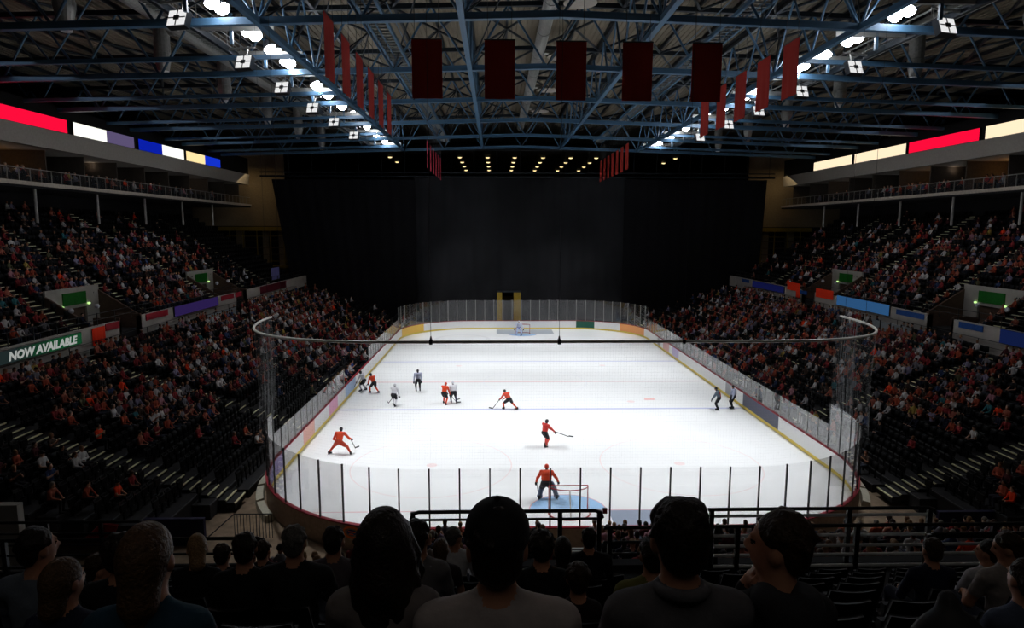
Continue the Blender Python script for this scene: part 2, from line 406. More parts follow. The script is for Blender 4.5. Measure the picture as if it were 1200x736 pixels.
flat('red_line', strip(-14.9, -.14, 14.9, .14), 'f0d3d5')
flat('red_line_mark', strip(8.2, -6.2, 9.0, -5.9), 'f3a9a2')
for q in (-1, 1):
    y = 26*q
    flat('goal_line', strip(-14.4, y-.04, 14.4, y+.04), 'f0c4c8')
    flat('goal_crease', disc(0, y, 1.8, PI if q > 0 else 0, 2*PI if q > 0 else PI), 'a4cbf0', 'pale blue half round goal crease')
    flat('crease_outline', ringm(0, y, 1.85, .05, PI if q > 0 else 0, 2*PI if q > 0 else PI, 32), 'f0b9bc')
    for sx in (-1, 1):
        flat('faceoff_circle', ringm(sx*7, 20*q, 4.5, .06), 'f4e4e4')
        flat('faceoff_spot', disc(sx*7, 20*q, .3, z=.005), 'f3e3e3')
        flat('faceoff_spot', disc(sx*7, 6.7*q, .3, z=.005), 'f3e3e3')
flat('centre_circle', ringm(0, 0, 4.5, .06), 'eceef5')
flat('ice_advert', strip(1.9, -28.2, 4.1, -26.05), '9aa5b8', 'grey blue advert painted in the ice beside the near goal')
flat('ice_advert', strip(-3.3, 26.1, 4, 29.7), 'a9b2bd', 'grey advert painted in the ice behind the far goal')
flat('ice_advert', ringm(-7.5, 22.2, 3.4, .5, n=40), 'eceef0')

# ------------------------------------------------------------------ dasher boards, glass panes and posts
M_GLASS = glass_mat('clear_acrylic', .012)
M_GLASS2 = glass_mat('hazed_acrylic', .12, gloss=1.9, hazecol=(.9, .9, .9))  # pale haze and raised index stand in for the ice's reflection
barrier = thing('rink_barrier', 'white rink boards with yellow kick strip, red cap rail and clear panes around the ice', 'rink boards')
ads = {}   # advert colours by place: (x sign or 'far', from, to, colour)
ADS = [('L', -27, -24.6, '9fd4dd'), ('L', -24.5, -20.6, '8f7fb8'), ('L', -17, -14.2, 'eeb3a4'), ('L', -11.5, -8.9, 'e6a2c2'), ('L', -6.0, -2.6, 'a9c4e6'),
       ('L', 23.5, 27.5, 'f2c65a'), ('R', -8.5, -14.9, '47495e'), ('R', -6.2, -4.3, '9b9b9f'), ('R', 9.0, 11.4, 'c3b5d8'), ('R', 12.7, 14.4, 'd8a6a4'), ('R', 15.4, 17.6, 'a9a3a6'),
       ('R', 23.0, 27.3, 'f2a766'), ('F', 10.3, 12.9, '84d06c'), ('F', 7.2, 10.2, '1d5b4b')]
def board_colour(x, y):
    if y > 29.0 and abs(x) < 13.5:
        for s_, a, b, c in ADS:
            if s_ == 'F' and a <= x <= b: return c
    else:
        for s_, a, b, c in ADS:
            if s_ == ('L' if x < 0 else 'R') and min(a, b) <= y <= max(a, b): return c
    return 'eeeeee'
NP = 136; ds = RTOT/NP
M_KICK = mat('yellow_kick_strip', 'e3c95c', .45, vary=.06); M_CAP = mat('red_cap_rail', '9c2a38', .45); M_BACK = mat('board_backing', 'a08b7a', .7)
kick = MB(); cap_ = MB()
def hg(x, y):
    if y < -20.8: return 3.62
    if y > 22.5: return 3.86
    return 2.45
NSEG = NP*2
pts = [rink_pt(i*RTOT/NSEG) for i in range(NSEG)]
def shell(i0, i1, o0, o1, z0, z1):
    m = MB(); n = i1-i0
    vs = []
    for i in range(i0, i1+1):
        (x, y), (nx, ny) = pts[i % NSEG]
        vs += [(x+nx*o, y+ny*o, z) for o, z in ((o0, z0), (o1, z0), (o1, z1), (o0, z1))]
    fs = [(4*i+a, 4*i+4+a, 4*i+4+(a+1) % 4, 4*i+(a+1) % 4) for i in range(n) for a in range(4)]+[(0, 1, 2, 3), (4*n+3, 4*n+2, 4*n+1, 4*n)]
    return m.add(vs, fs)
for k in range(NP):
    (x, y), _ = rink_pt((k+.5)*ds)
    c = board_colour(x, y)
    m = shell(2*k, 2*k+2, .0, .05, .2, 1.1)
    bm = shell(2*k, 2*k+2, .05, .16, .0, 1.1)
    nf = len(m.f); m.add(bm.v, bm.f, 1)
    o = obj('board_panel', m, barrier, mats=[mat('board_advert_'+c, c, .4, vary=.03, spec=.4), M_BACK if y < -21 else M_WHITE])
    if c != 'eeeeee': o['label'] = {'9fd4dd': 'pale teal', '8f7fb8': 'purple', 'eeb3a4': 'coral pink', 'e6a2c2': 'pink', 'a9c4e6': 'light blue', 'f2c65a': 'amber', '47495e': 'dark slate', '9b9b9f': 'grey',
                                    'c3b5d8': 'pale lilac', 'd8a6a4': 'dusty pink', 'a9a3a6': 'warm grey', 'f2a766': 'orange', '84d06c': 'bright green', '1d5b4b': 'dark green'}[c]+' advert panel'
obj('kick_strip', shell(0, NSEG, -.012, .05, .0, .2), barrier, mats=M_KICK)
obj('cap_rail', shell(0, NSEG, -.01, .17, 1.1, 1.15), barrier, mats=M_CAP)
POSTME = {}
for k in range(NP):
    (x, y), (nx, ny) = rink_pt(k*ds, .08); (xm, ym), _ = rink_pt((k+.5)*ds, .08)
    open_ = xm < 0 and -6.5 < ym < 3.5           # the team bench has no glass in front
    hz = max(hg(x, y), hg(*rink_pt((k-1)*ds)[0]))
    near = y < -20
    pm = M_RAIL if near else M_GALV
    if (hz, near) not in POSTME: POSTME[(hz, near)] = MB().box(-.03, -.03, 1.15, .03, .03, hz+.02).mesh('glass_post', pm)
    if not (open_ and xm < 0 and -6 < y < 3):
        o = obj('glass_post', POSTME[(hz, near)], barrier, (x, y, 0), math.atan2(ny, nx))
    if open_: continue
    hz = hg(xm, ym)
    if y < -20.8 and ym > -20.8 or ym < -20.8 < y: hz = 2.45
    m = MB(); vs = []
    for t in range(3):
        i = 2*k+t; (px_, py_), (ax, ay) = pts[i % NSEG]
        e = (.03 if t == 0 else -.03 if t == 2 else 0); px_ += -ay*e; py_ += ax*e
        vs += [(px_+ax*o, py_+ay*o, z) for o, z in ((.074, 1.16), (.086, 1.16), (.086, hz), (.074, hz))]
    fs = [(4*i+a, 4*i+4+a, 4*i+4+(a+1) % 4, 4*i+(a+1) % 4) for i in range(2) for a in range(4)]+[(0, 1, 2, 3), (11, 10, 9, 8)]
    obj('glass_pane', m.add(vs, fs), barrier, mats=M_GLASS2 if (abs(xm) > 9 and -29.5 < ym < 22) else M_GLASS)
# emblem on the outside of the near boards
em = MB()
def ring_v(m, cx, cz, rx, rz, w_, y, mi, n=28):
    vs = []
    for i in range(n):
        a = 2*PI*i/n; vs += [(cx+rx*math.cos(a), y, cz+rz*math.sin(a)), (cx+(rx-w_)*math.cos(a), y, cz+(rz-w_)*math.sin(a)), (cx+rx*math.cos(a), y+.02, cz+rz*math.sin(a)), (cx+(rx-w_)*math.cos(a), y+.02, cz+(rz-w_)*math.sin(a))]
    f = []
    for i in range(n):
        j = (i+1) % n; f += [(4*i, 4*j, 4*j+1, 4*i+1), (4*i, 4*i+2, 4*j+2, 4*j), (4*i+1, 4*j+1, 4*j+3, 4*i+3)]
    m.add(vs, f, mi)
ring_v(em, 0, 0, .42, .27, .085, -.03, 0)
em.add([(.24*math.cos(a)*(1 if i % 2 else .8), -.03, .12*math.sin(a)) for i, a in enumerate([2*PI*j/16 for j in range(16)])], [tuple(range(16))], 1)
em.box(-.16, -.045, .0, .17, -.03, .05, 0); em.box(-.12, -.045, -.09, .08, -.03, -.05, 0)
(ex, ey), (enx, eny) = rink_pt(-9.3, .16)
e = obj('team_emblem', em, barrier, (ex, ey, .81), math.atan2(eny, enx)+PI/2, [mat('emblem_orange', 'ff7a24', .5), mat('emblem_blue', '2c3f86', .5)])
e['label'] = 'orange ring emblem with blue centre on the outside of the near boards'
# pale padded blocks along the floor outside the near corners
for i, s_ in enumerate((-15.2, -17.1, -19.0, -20.9, 16.2, 18.1, 20.0)):
    m = MB(); vs = []
    for t in range(5):
        (x, y), (nx, ny) = rink_pt(s_+(t-2)*.42, .26)
        vs += [(x+nx*o, y+ny*o, z) for o, z in ((0, -.03), (.42, -.03), (.38, .3), (.05, .34))]
    m.add(vs, [(4*i_+a, 4*i_+4+a, 4*i_+4+(a+1) % 4, 4*i_+(a+1) % 4) for i_ in range(4) for a in range(4)]+[(0, 1, 2, 3), (19, 18, 17, 16)])
    tag(obj('floor_pad', m, mats=mat('cream_padding', 'b8b3a2', .8)), 'cream padded block outside the near %s corner of the boards, %s' % (('left', ['fourth', 'third', 'second', 'first'][::-1][i]) if i < 4 else ('right', ['first', 'second', 'third'][i-4])) + ' from the end',
        'padding', 'floor pads outside the near corners')
# small red box on a near glass post
tag(obj('goal_light', MB().box(-.09, -.12, 1.75, .09, -.02, 1.97, 0).box(-.07, -.135, 1.78, .07, -.12, 1.94, 1), None, (rink_pt(1.0, .08)[0][0], -30.1, 0), mats=[M_RAIL, mat('dark_red_lens', '7a1a18', .3)]),
    'small dark red lamp box fixed on a glass post behind the near goal', 'lamp')

# ------------------------------------------------------------------ seating stands
seats = []      # (x, y, z, facing rotz, section, row, index)
SIDE = {-1: 'left', 1: 'right'}
L_AISLE = (-25.2, -14.2, -3.2, 7.8, 18.8, 29.8)
U_AISLE = (-28.2, -17.8, -11.4, -2.6, 9.6, 18.4, 25.5)
VOM = (-7.0, 13.6)
def aisle(side, xs, zs, y, wy, rise_n, label, detailed, sx):
    """a flight of aisle steps: each step its own piece with a pale nosing"""
    t = thing('aisle_steps', label, 'steps', group='aisle steps of the stands')
    n = len(xs)-1
    allm = MB(); me = None
    for i in range(n):
        for h in (0, 1):
            x0 = xs[i]+(xs[i+1]-xs[i])*(.5*h); x1 = xs[i]+(xs[i+1]-xs[i])*(.5*h+.5)
            z1 = zs[i]+(zs[i+1]-zs[i])*(.5*h) + .03
            d = x1-x0
            if detailed:
                if me is None:
                    me = {}
                key = h
                if key not in me:
                    m = MB().box(0, -wy/2, -.28, d, wy/2, -.001, 0).box(-sx*.01, -wy/2, -.05, sx*.06, wy/2, .006, 1)
                    me[key] = m.mesh('step', [M_STEP, M_NOSE])
                obj('step', me[key], t, (x0, y, z1))
            else:
                allm.box(x0, y-wy/2, z1-.28, x1, y+wy/2, z1, 0).box(x0-sx*.01, y-wy/2, z1-.05, x0+sx*.09, y+wy/2, z1+.006, 1)
    if not detailed:
        o = obj('steps', allm, t, mats=[M_STEP, M_NOSE]); o['kind'] = 'stuff'
for sx in (-1, 1):
    sd = SIDE[sx]
    # lower stand: 15 rows
    st = thing('lower_stand', 'lower %s stand of stepped seating rising from the rink boards to the pale wall' % sd, 'stand', kind='structure')
    LR = 17; xs = [15.6+.82*i for i in range(LR+1)]; zs = [.4+.264*i for i in range(LR+1)]
    for i in range(LR):
        y0 = -28.8-(.3*i if i > 2 else 0)
        if i < 3: y0 = (-24.2, -26.6, -28.8)[i]
        gap = (-7.2, 4.2) if sx < 0 else (-10.4, -3.4)      # the team bench and the penalty bench sit in the first two rows
        m = MB()
        for ya, yb in ([(y0, gap[0]), (gap[1], 35.5)] if i < 2 else [(y0, 35.5)]):
            m.box(sx*xs[i], ya, -.03 if i < 3 else zs[i]-.6, sx*xs[i+1], yb, zs[i], 0).box(sx*(xs[i]-.012), ya, zs[i]-.05, sx*(xs[i]+.03), yb, zs[i]+.004, 1)
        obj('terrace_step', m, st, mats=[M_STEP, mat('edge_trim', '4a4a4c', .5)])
        j = 0; y = y0+.4
        sec = 0
        while y < 35:
            blocked = [a for a in L_AISLE if abs(y-a) < .93]
            if blocked: y = blocked[0]+.97; sec += 1; j = 0; continue
            if i < 2 and gap[0]-.3 < y < gap[1]+.3: y += .53; continue
            j += 1
            seats.append((sx*(xs[i]+.47), y, zs[i], PI/2 if sx < 0 else -PI/2, sd+' lower', i, sec, j)); seats[-1] = seats[-1][:3]+(-PI/2 if sx < 0 else PI/2,)+seats[-1][4:]
            y += .53
    mm = MB().box(sx*15.6, -29.05, -.03, sx*18.3, -28.87, 1.15, 0)
    tag(obj('end_panel', mm, st, mats=mat('indigo_end_panel', '1b1a3c', .6)), 'dark indigo end panel')
    for a in L_AISLE:
        aisle(sd, [sx*v for v in xs], zs, a, 1.25, 2, 'aisle steps with pale nosings, lower %s stand, %s from the near end' % (sd, ['first', 'second', 'third', 'fourth', 'fifth', 'sixth'][L_AISLE.index(a)]), a < 0, sx)
    # back walkway of the lower stand and the dividing wall with its openings
    xw = 29.9
    obj('walkway', MB().box(sx*xs[-1], -34, zs[-1]-.6, sx*31.9, 36, zs[-1]), st, mats=M_STEP)
    dw = thing('parapet_wall', 'pale concrete wall between the lower and upper %s stands' % sd, 'wall', kind='structure')
    y0 = -34.
    for v in [u_-.85 for u_ in VOM]+[99]:
        y1 = min(v-1.25, 36)
        obj('wall_segment', MB().box(sx*xw, y0, zs[-1], sx*(xw+.3), y1, 6.72), dw, mats=M_WALL)
        if v < 90:
            m = MB().box(sx*(xw+1.6), v-1.25, zs[-1], sx*(xw+1.8), v+1.25, 6.4, 0).box(sx*xw, v-1.45, zs[-1], sx*(xw+1.8), v-1.25, 6.9, 0).box(sx*xw, v+1.25, zs[-1], sx*(xw+1.8), v+1.45, 6.9, 0)
            obj('gate_recess', m, dw, mats=M_BROWN)
        y0 = v+1.25
    # walkway behind the wall
    us = thing('upper_stand', 'upper %s stand of stepped seating under the balcony' % sd, 'stand', kind='structure')
    obj('walkway', MB().box(sx*(xw+.3), -34, 5.3, sx*31.2, 36, 5.85), us, mats=M_STEP)
    UR = 17; xu = [31.2+.82*i for i in range(UR+1)]; zu = [6.25+.5*i for i in range(UR+1)]
    for i in range(UR):
        spans = [(-34, 36)] if i >= 4 else [(-34, VOM[0]-3), (VOM[0]+3, VOM[1]-3), (VOM[1]+3, 36)]
        m = MB()
        for a, b in spans:
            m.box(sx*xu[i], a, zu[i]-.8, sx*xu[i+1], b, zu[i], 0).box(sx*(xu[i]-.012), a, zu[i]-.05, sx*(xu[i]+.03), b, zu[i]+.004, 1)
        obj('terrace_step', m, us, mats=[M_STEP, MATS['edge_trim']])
        y = -33.6; j = 0; sec = 0
        while y < 35.5:
            bl = [a for a in U_AISLE if abs(y-a) < .85]
            if bl: y = bl[0]+.88; sec += 1; j = 0; continue
            if i < 4 and any(abs(y-v) < 3.3 for v in VOM): y += .53; continue
            j += 1
            seats.append((sx*(xu[i]+.47), y, zu[i], -PI/2 if sx < 0 else PI/2, sd+' upper', i, sec, j)); y += .53
    obj('back_wall', MB().box(sx*xu[-1], -34, 5, sx*(xu[-1]+.3), 36, 16.3), us, mats=M_DARKW)
    for a in U_AISLE:
        aisle(sd, [sx*v for v in xu], zu, a, 1.05, 2, 'aisle steps with pale nosings, upper %s stand, %s from the near end' % (sd, ['first', 'second', 'third', 'fourth', 'fifth', 'sixth', 'seventh'][U_AISLE.index(a)]), -20 < a < 0, sx)
    # vomitories: back wall with green sign over a dark doorway, brown side walls
    for v in VOM:
        vt = thing('stand_entrance', 'walled entrance passage with a plain green sign cut into the upper %s stand, %s' % (sd, 'nearer one' if v < 0 else 'farther one'), 'entrance', kind='structure')
        xb = xu[4]-.12
        m = MB().box(sx*xb, v-3, 5.85, sx*(xb+.15), v-1.4, 8.85).box(sx*xb, v+1.4, 5.85, sx*(xb+.15), v+3, 8.85).box(sx*xb, v-1.4, 7.35, sx*(xb+.15), v+1.4, 8.85)
        obj('back_wall', m, vt, mats=M_WALL)
        obj('doorway', MB().box(sx*(xb+.15), v-1.5, 5.85, sx*(xb+.9), v+1.5, 7.4), vt, mats=M_BROWN)
        for q in (-1, 1):
            m = MB(); yy = v+q*3; prof = [(xu[0], 5.85), (xb, 5.85), (xb, zu[4]+.2), (xu[0], zu[0]+.15)]
            m.add([(sx*x, yy+d, z) for d in (-.1, .1) for x, z in prof], [(0, 1, 2, 3), (7, 6, 5, 4)]+[(i, i+4, (i+1) % 4+4, (i+1) % 4) for i in range(4)])
            obj('side_wall', m, vt, mats=M_BROWN)
        obj('floor_slab', MB().box(sx*31.2, v-3, 5.3, sx*(xb+.9), v+3, 5.86), vt, mats=M_STEP)
        tag(obj('green_sign', MB().box(sx*(xb-.08), v-1.3, 7.6, sx*xb, v+1.3, 8.5), mats=mat('green_sign_panel', '12701c', .5, emit=.12 if False else 0)), 'plain green rectangular sign over the %s entrance of the upper %s stand' % ('nearer' if v < 0 else 'farther', sd), 'sign')
        for q in (-1, 1):
            tag(obj('exit_lamp', MB().lathe([(.0, -.09), (.09, -.06), (.11, 0), (.09, .06), (0, .09)], 10), None, (sx*(xb-.12), v+q*1.5, 7.55), mats=mat('green_lamp', 'c8ff9a', emit=1.2)), 'small green lamp beside the %s green sign, upper %s stand, %s side' % ('nearer' if v < 0 else 'farther', sd, 'near' if q < 0 else 'far'), 'lamp')
    # balcony of boxes
    bc = thing('box_balcony', 'long %s balcony of boxes with pale slab edge and grey fascia' % sd, 'balcony', kind='structure')
    obj('slab', MB().box(sx*39, -36, 16.25, sx*46.5, 41, 16.62), bc, mats=M_DARKW)
    obj('slab_edge', MB().box(sx*38.88, -36, 16.42, sx*39, 41, 16.72), bc, mats=M_SLABE)
    obj('back_wall', MB().box(sx*45.4, -36, 16.62, sx*45.7, 41, 19.6), bc, mats=mat('box_back_wall', '5a4d42', .8))
    obj('soffit', MB().box(sx*39.1, -36, 19.5, sx*46, 41, 19.62), bc, mats=M_FASC)
    m = MB(); m.add([(sx*x, y, z) for y in (-36, 41) for x, z in ((39.15, 19.5), (38.95, 20.95), (39.4, 20.95), (39.6, 19.5))], [(0, 1, 2, 3), (7, 6, 5, 4)]+[(i, i+4, (i+1) % 4+4, (i+1) % 4) for i in range(4)])
    obj('fascia', m, bc, mats=M_FASC)
    obj('upper_cladding', MB().box(sx*39.1, -36, 20.95, sx*39.5, 41, 23.2).box(sx*39.1, -36, 23.0, sx*51, 41, 23.2), bc, mats=M_BLACK)
    for k in range(-7, 9):
        if k*5 > 40: continue
        obj('partition', MB().box(sx*40.2, k*5-.06, 16.62, sx*45.4, k*5+.06, 19.5), bc, mats=mat('box_partition', '4a423a', .8))
    br = thing('balcony_railing', 'pale post railing with clear panels along the %s box balcony' % sd, 'railing')
    obj('handrail', MB().box(sx*39.02, -36, 17.66, sx*39.1, 41, 17.72), br, mats=mat('pale_rail', '7f7a74', .5))
    me = MB().box(-.025, -.03, 16.62, .025, .03, 17.66).mesh('post', MATS['pale_rail'])
    pn = MB().box(-.006, .04, 16.72, .006, 1.16, 17.6).mesh('clear_panel', M_GLASS)
    y = -30.0
    while y < 40.8:
        obj('post', me, br, (sx*39.06, y, 0)); obj('clear_panel', pn, br, (sx*39.06, y, 0)); y += 1.2
    for k, y in enumerate((-18.5, -10.5, -2.5, 5.5, 13.5, 21.5, 29.5)):
        tag(obj('hanger_column', MB().tube([(sx*39.6, y, 13.6), (sx*39.6, y, 16.25)], .11, 8), mats=mat('white_column', 'a5a29c', .6)), 'slim pale column under the %s balcony, %s from the near end' % (sd, ['first', 'second', 'third', 'fourth', 'fifth', 'sixth', 'seventh'][k]), 'column', 'columns under the balconies')
    # end wall beyond the stand: beige band, yellow beam, dark stair recess with rails
    ew = thing('end_wall', 'beige end wall with yellow beam beyond the far end of the %s stand' % sd, 'wall', kind='structure')
    obj('upper_band', MB().box(sx*34.6, 42.80, 13.6, sx*51, 43.10, 24), ew, mats=M_BEIGE)
    obj('yellow_beam', MB().box(sx*34.2, 42.40, 12.9, sx*44.5, 42.80, 13.5), ew, mats=M_YEL)
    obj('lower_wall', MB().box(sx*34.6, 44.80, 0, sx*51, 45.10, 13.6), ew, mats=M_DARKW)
    for x in (35.2, 37.6, 41.5): obj('beige_pier', MB().box(sx*x, 43.80, 0, sx*(x+.9), 44.80, 13.4), ew, mats=M_BEIGE)
    for z in (8.4, 9.4, 10.4, 11.4, 12.1): obj('stair_rail', MB().tube([(sx*34.7, 42.90, z), (sx*43.5, 42.90, z)], .05, 6), ew, mats=M_YEL if z in (8.4, 12.1) else M_BROWN)
    for x in (35, 37, 39, 41, 43): obj('stair_post', MB().box(sx*x-.06, 42.84, 7.6, sx*x+.06, 42.96, 12.9), ew, mats=M_YEL)
    obj('landing', MB().box(sx*34.6, 42.60, 7.4, sx*44, 44.80, 7.7), ew, mats=M_YEL)

# near stand in two blocks
ns = thing('near_stand', 'near end stand of stepped seating below the camera', 'stand', kind='structure')
NY = lambda k: -52.9+.8*k; NZ = lambda k: 10.9-.4*k
for k in range(-8, 9):
    m = MB().box(-20, NY(k)-.4, NZ(k)-.8, 20, NY(k)+.4 if k < 8 else -45.2, NZ(k), 0).box(-20, NY(k)+.36, NZ(k)-.05, 20, NY(k)+.41, NZ(k)+.004, 1)
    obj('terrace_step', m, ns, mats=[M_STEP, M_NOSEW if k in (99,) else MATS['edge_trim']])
obj('front_wall', MB().box(-20, -45.2, -.03, 20, -45.0, 7.78), ns, mats=M_DARKW)
LY = lambda k: -44.4+.85*k; LZ = lambda k: 6.0-.33*k; XL = lambda k: -9 if k < 7 else -5.6
for k in range(14):
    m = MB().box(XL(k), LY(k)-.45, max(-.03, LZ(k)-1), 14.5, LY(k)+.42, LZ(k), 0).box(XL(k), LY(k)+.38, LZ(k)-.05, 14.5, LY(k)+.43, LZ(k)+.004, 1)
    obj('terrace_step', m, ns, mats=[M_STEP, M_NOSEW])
N_AISLE = (-1.0, 7.4)
ZZ = 0
# corner fill: dark concourse platforms either side of the near stand
for sx in (-1, 1):
    t = thing('corner_platform', 'dark concourse platform in the near %s corner' % SIDE[sx], 'platform', kind='structure')
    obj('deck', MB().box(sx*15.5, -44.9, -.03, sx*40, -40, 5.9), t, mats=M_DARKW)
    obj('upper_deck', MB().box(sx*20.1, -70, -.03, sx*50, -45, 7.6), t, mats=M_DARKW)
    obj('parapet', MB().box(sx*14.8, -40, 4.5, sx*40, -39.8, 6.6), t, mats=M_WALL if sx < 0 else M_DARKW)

# ------------------------------------------------------------------ far end: curtain, dark hall behind, downlights
def curtain(name, label, x0, x1, y, z0, z1, m, amp=.05, per=1.7, tl=0., tr=0.):
    n = int((x1-x0)/per*6); vs = []; 
    for i in range(n+1):
        x = x0+(x1-x0)*i/n; a = math.sin(2*PI*(x-x0)/per)*amp*(1+.4*math.sin(x*1.7))
        for z in (z0, (z0+z1)/2, z1): vs.append((x+(z1-z)/(z1-z0)*(tl*(1-i/n)+tr*i/n), y+a*(1.0 if z < z1 else .5)+.25*math.sin(x*.31), z))
    nv = len(vs); vs += [(vx, vy+.02, vz) for vx, vy, vz in vs]
    fs = []
    for i in range(n):
        for j in (0, 1):
            a, b, c, d = 3*i+j, 3*i+3+j, 3*i+4+j, 3*i+1+j
            fs += [(a, b, c, d), (a+nv, d+nv, c+nv, b+nv)]
    return tag(obj(name, MB().add(vs, fs), mats=m, smooth=True), label, 'curtain', 'black curtains across the far end')
M_CURT = mat('black_drape', '131316', .9, vary=.2, scale=.2, spec=.1); M_CURT2 = mat('charcoal_drape', '222326', .85, vary=.3, scale=.15, spec=.1)
curtain('stage_curtain', 'tall black curtain left of the charcoal middle curtain at the far end', -34.4, -14.6, 36.6, .2, 20.0, M_CURT, tl=3.0)
curtain('stage_curtain', 'tall black curtain right of the charcoal middle curtain at the far end', 14.6, 34.7, 36.6, .2, 20.1, M_CURT, tr=-.9)
curtain('stage_curtain', 'wide charcoal curtain hanging in the middle behind the far goal', -14.9, -2.7, 37.1, .0, 20.5, M_CURT2)['label'] = 'charcoal middle curtain, part before the yellow framed doorway on its left side'
curtain('stage_curtain', 'charcoal middle curtain, part running from the yellow framed doorway to its right edge', -.2, 14.9, 37.1, .0, 20.5, M_CURT2)
curtain('stage_curtain', 'charcoal middle curtain, short part hanging above the yellow framed doorway', -2.7, -.2, 37.1, 4.4, 20.5, M_CURT2)
t = thing('curtain_track', 'dark horizontal curtain track above the far curtains', 'track')
obj('truss_tube', MB().tube([(-36, 36.9, 20.45), (36, 36.9, 20.45)], .12, 8), t, mats=M_NAVY)
obj('truss_tube', MB().tube([(-36, 36.9, 21.0), (36, 36.9, 21.0)], .08, 8), t, mats=M_NAVY)
for k in range(-11, 12): obj('hanger', MB().tube([(k*3.2, 36.9, 20.4), (k*3.2, 36.9, 24.0)], .03, 5), t, mats=M_NAVY)
t = thing('service_doorway', 'yellow framed service doorway in the far curtain behind the far goal', 'doorway', (0, 0, 0))
for x0, x1 in ((-3.2, -2.5), (-.85, .15)): obj('door_jamb', MB().box(x0, 36.25, -.03, x1, 36.55, 4.3), t, mats=M_YEL)
obj('door_head', MB().box(-3.2, 36.25, 4.3, .15, 36.55, 4.5), t, mats=M_NAVY)
# ceiling of the far hall with rows of downlights
obj('far_hall_ceiling', MB().box(-51, 38, 24.15, 51, 73.6, 24.4), ceil, mats=M_BLACK)
for r, y in enumerate((45, 52, 59, 66)):
    for c, x in enumerate((-19.3, -8.8, -4.6, -.5, 3.8, 8, 11.9, 24)):
        if c in (0, 7) and r > 1: continue
        t = thing('downlight', 'small warm downlight in the ceiling beyond the curtain, row %s, %s along' % (['one', 'two', 'three', 'four'][r], ['first', 'second', 'third', 'fourth', 'fifth', 'sixth', 'seventh', 'eighth'][c]), 'lamp', (x, y, 24.15), group='downlights beyond the curtain')
        obj('housing', MB().lathe([(.34, 0), (.34, -.18), (.3, -.18)], 14), t, mats=M_RAIL)
        obj('lens', MB().lathe([(.3, -.1), (.3, -.24), (.12, -.32)], 14), t, mats=mat('warm_lamp_lens', 'ffe2a0', emit=1.6))

# ------------------------------------------------------------------ roof steel
TY = [-20.6+10.5*k for k in range(6)]
ORD = ['first', 'second', 'third', 'fourth', 'fifth', 'sixth', 'seventh', 'eighth', 'ninth', 'tenth', 'eleventh', 'twelfth']
for k, y in enumerate(TY):
    t = thing('roof_truss', 'blue steel roof truss spanning across the rink, %s from the near end' % ORD[k], 'truss', kind='structure', group='cross trusses of the roof')
    for q in (-1, 1):
        member('bottom_chord', (0, y, zb(0)), (q*51, y, zb(51)), .34, .34, M_BLUE, t)
        member('top_chord', (0, y, zt(0)), (q*51, y, zt(51)), .3, .3, M_NAVY, t)
        for i in range(10):
            x0 = i*5.1; xm = x0+2.55; x1 = x0+5.1
            member('web_bar', (q*x0, y, zb(x0)), (q*xm, y, zt(xm)), .15, .15, M_BLUE, t, 8)
            member('web_bar', (q*xm, y, zt(xm)), (q*x1, y, zb(x1)), .15, .15, M_BLUE, t, 8)
for q in (-1, 1):
    for n_, xx in enumerate((5.1, 15.3)):
        t = thing('longitudinal_truss', 'blue lengthwise roof truss %s of the rink, %s' % (('left' if q < 0 else 'right'), 'inner one' if n_ == 0 else 'outer one beside the catwalk'), 'truss', kind='structure')
        x = q*xx
        member('bottom_chord', (x, -34, zb(x)-.05), (x, TY[-1], zb(x)-.05), .3, .3, M_BLUE, t)
        member('top_chord', (x, -34, zt(x)), (x, TY[-1], zt(x)), .22, .22, M_NAVY, t)
        for k in range(-1, 5):
            y0 = TY[0]+10.5*k
            for h in range(2):
                ya = y0+5.2*h
                member('web_bar', (x, ya, zb(x)), (x, ya+2.6, zt(x)), .14, .14, M_BLUE, t, 8)
                member('web_bar', (x, ya+2.6, zt(x)), (x, ya+5.2, zb(x)), .14, .14, M_BLUE, t, 8)
t = thing('roof_bracing', 'dark steel purlins and crossed bracing bars under the roof deck', 'bracing', kind='structure')
for i in range(-19, 20):
    x = i*2.55; member('purlin', (x, -34, zt(x)+.35), (x, TY[-1]+3, zt(x)+.35), .16, .26, M_NAVY, t)
for k in range(5):
    for i in range(-8, 8):
        a, b = (i*5.1, TY[k]), ((i+1)*5.1, TY[k+1])
        member('brace_bar', (a[0], a[1], zt(a[0])), (b[0], b[1], zt(b[0])), .2, .2, M_NAVY, t, 6)
        member('brace_bar', (b[0], a[1], zt(b[0])), (a[0], b[1], zt(a[0])), .2, .2, M_NAVY, t, 6)
        if abs(i+.5) < 4:   # struts from the lower chord line up to mid-bay purlins
            member('strut', (a[0], a[1], zb(a[0])), (a[0]+2.55, a[1]+5.2, zt(a[0])), .1, .1, M_NAVY, t, 6)
            member('strut', (a[0], b[1], zb(a[0])), (a[0]+2.55, b[1]-5.2, zt(a[0])), .1, .1, M_NAVY, t, 6)
for k in range(5):
    for q in (-1, 1):
        y = TY[k]+6.6
        t = thing('secondary_beam', 'slender blue cross beam carrying the %s catwalk, %s from the near end' % (SIDE[q], ORD[k]), 'beam', kind='structure', group='catwalk cross beams')
        member('beam', (q*14.8, y, zb(15)), (q*51, y, zb(51)), .2, .26, M_BLUE, t)
        member('knee_brace', (q*19.2, y, zb(19)), (q*23, y, zt(23)), .12, .12, M_BLUE, t, 8)
        member('knee_brace', (q*30, y, zb(30)), (q*27, y, zt(27)), .12, .12, M_BLUE, t, 8)
        member('knee_brace', (q*30, y, zb(30)), (q*33, y, zt(33)), .12, .12, M_BLUE, t, 8)
member('banner_pipe', (-10.5, -26, 24.46), (10.5, -26, 24.46), .09, .09, M_NAVY, t, 6)
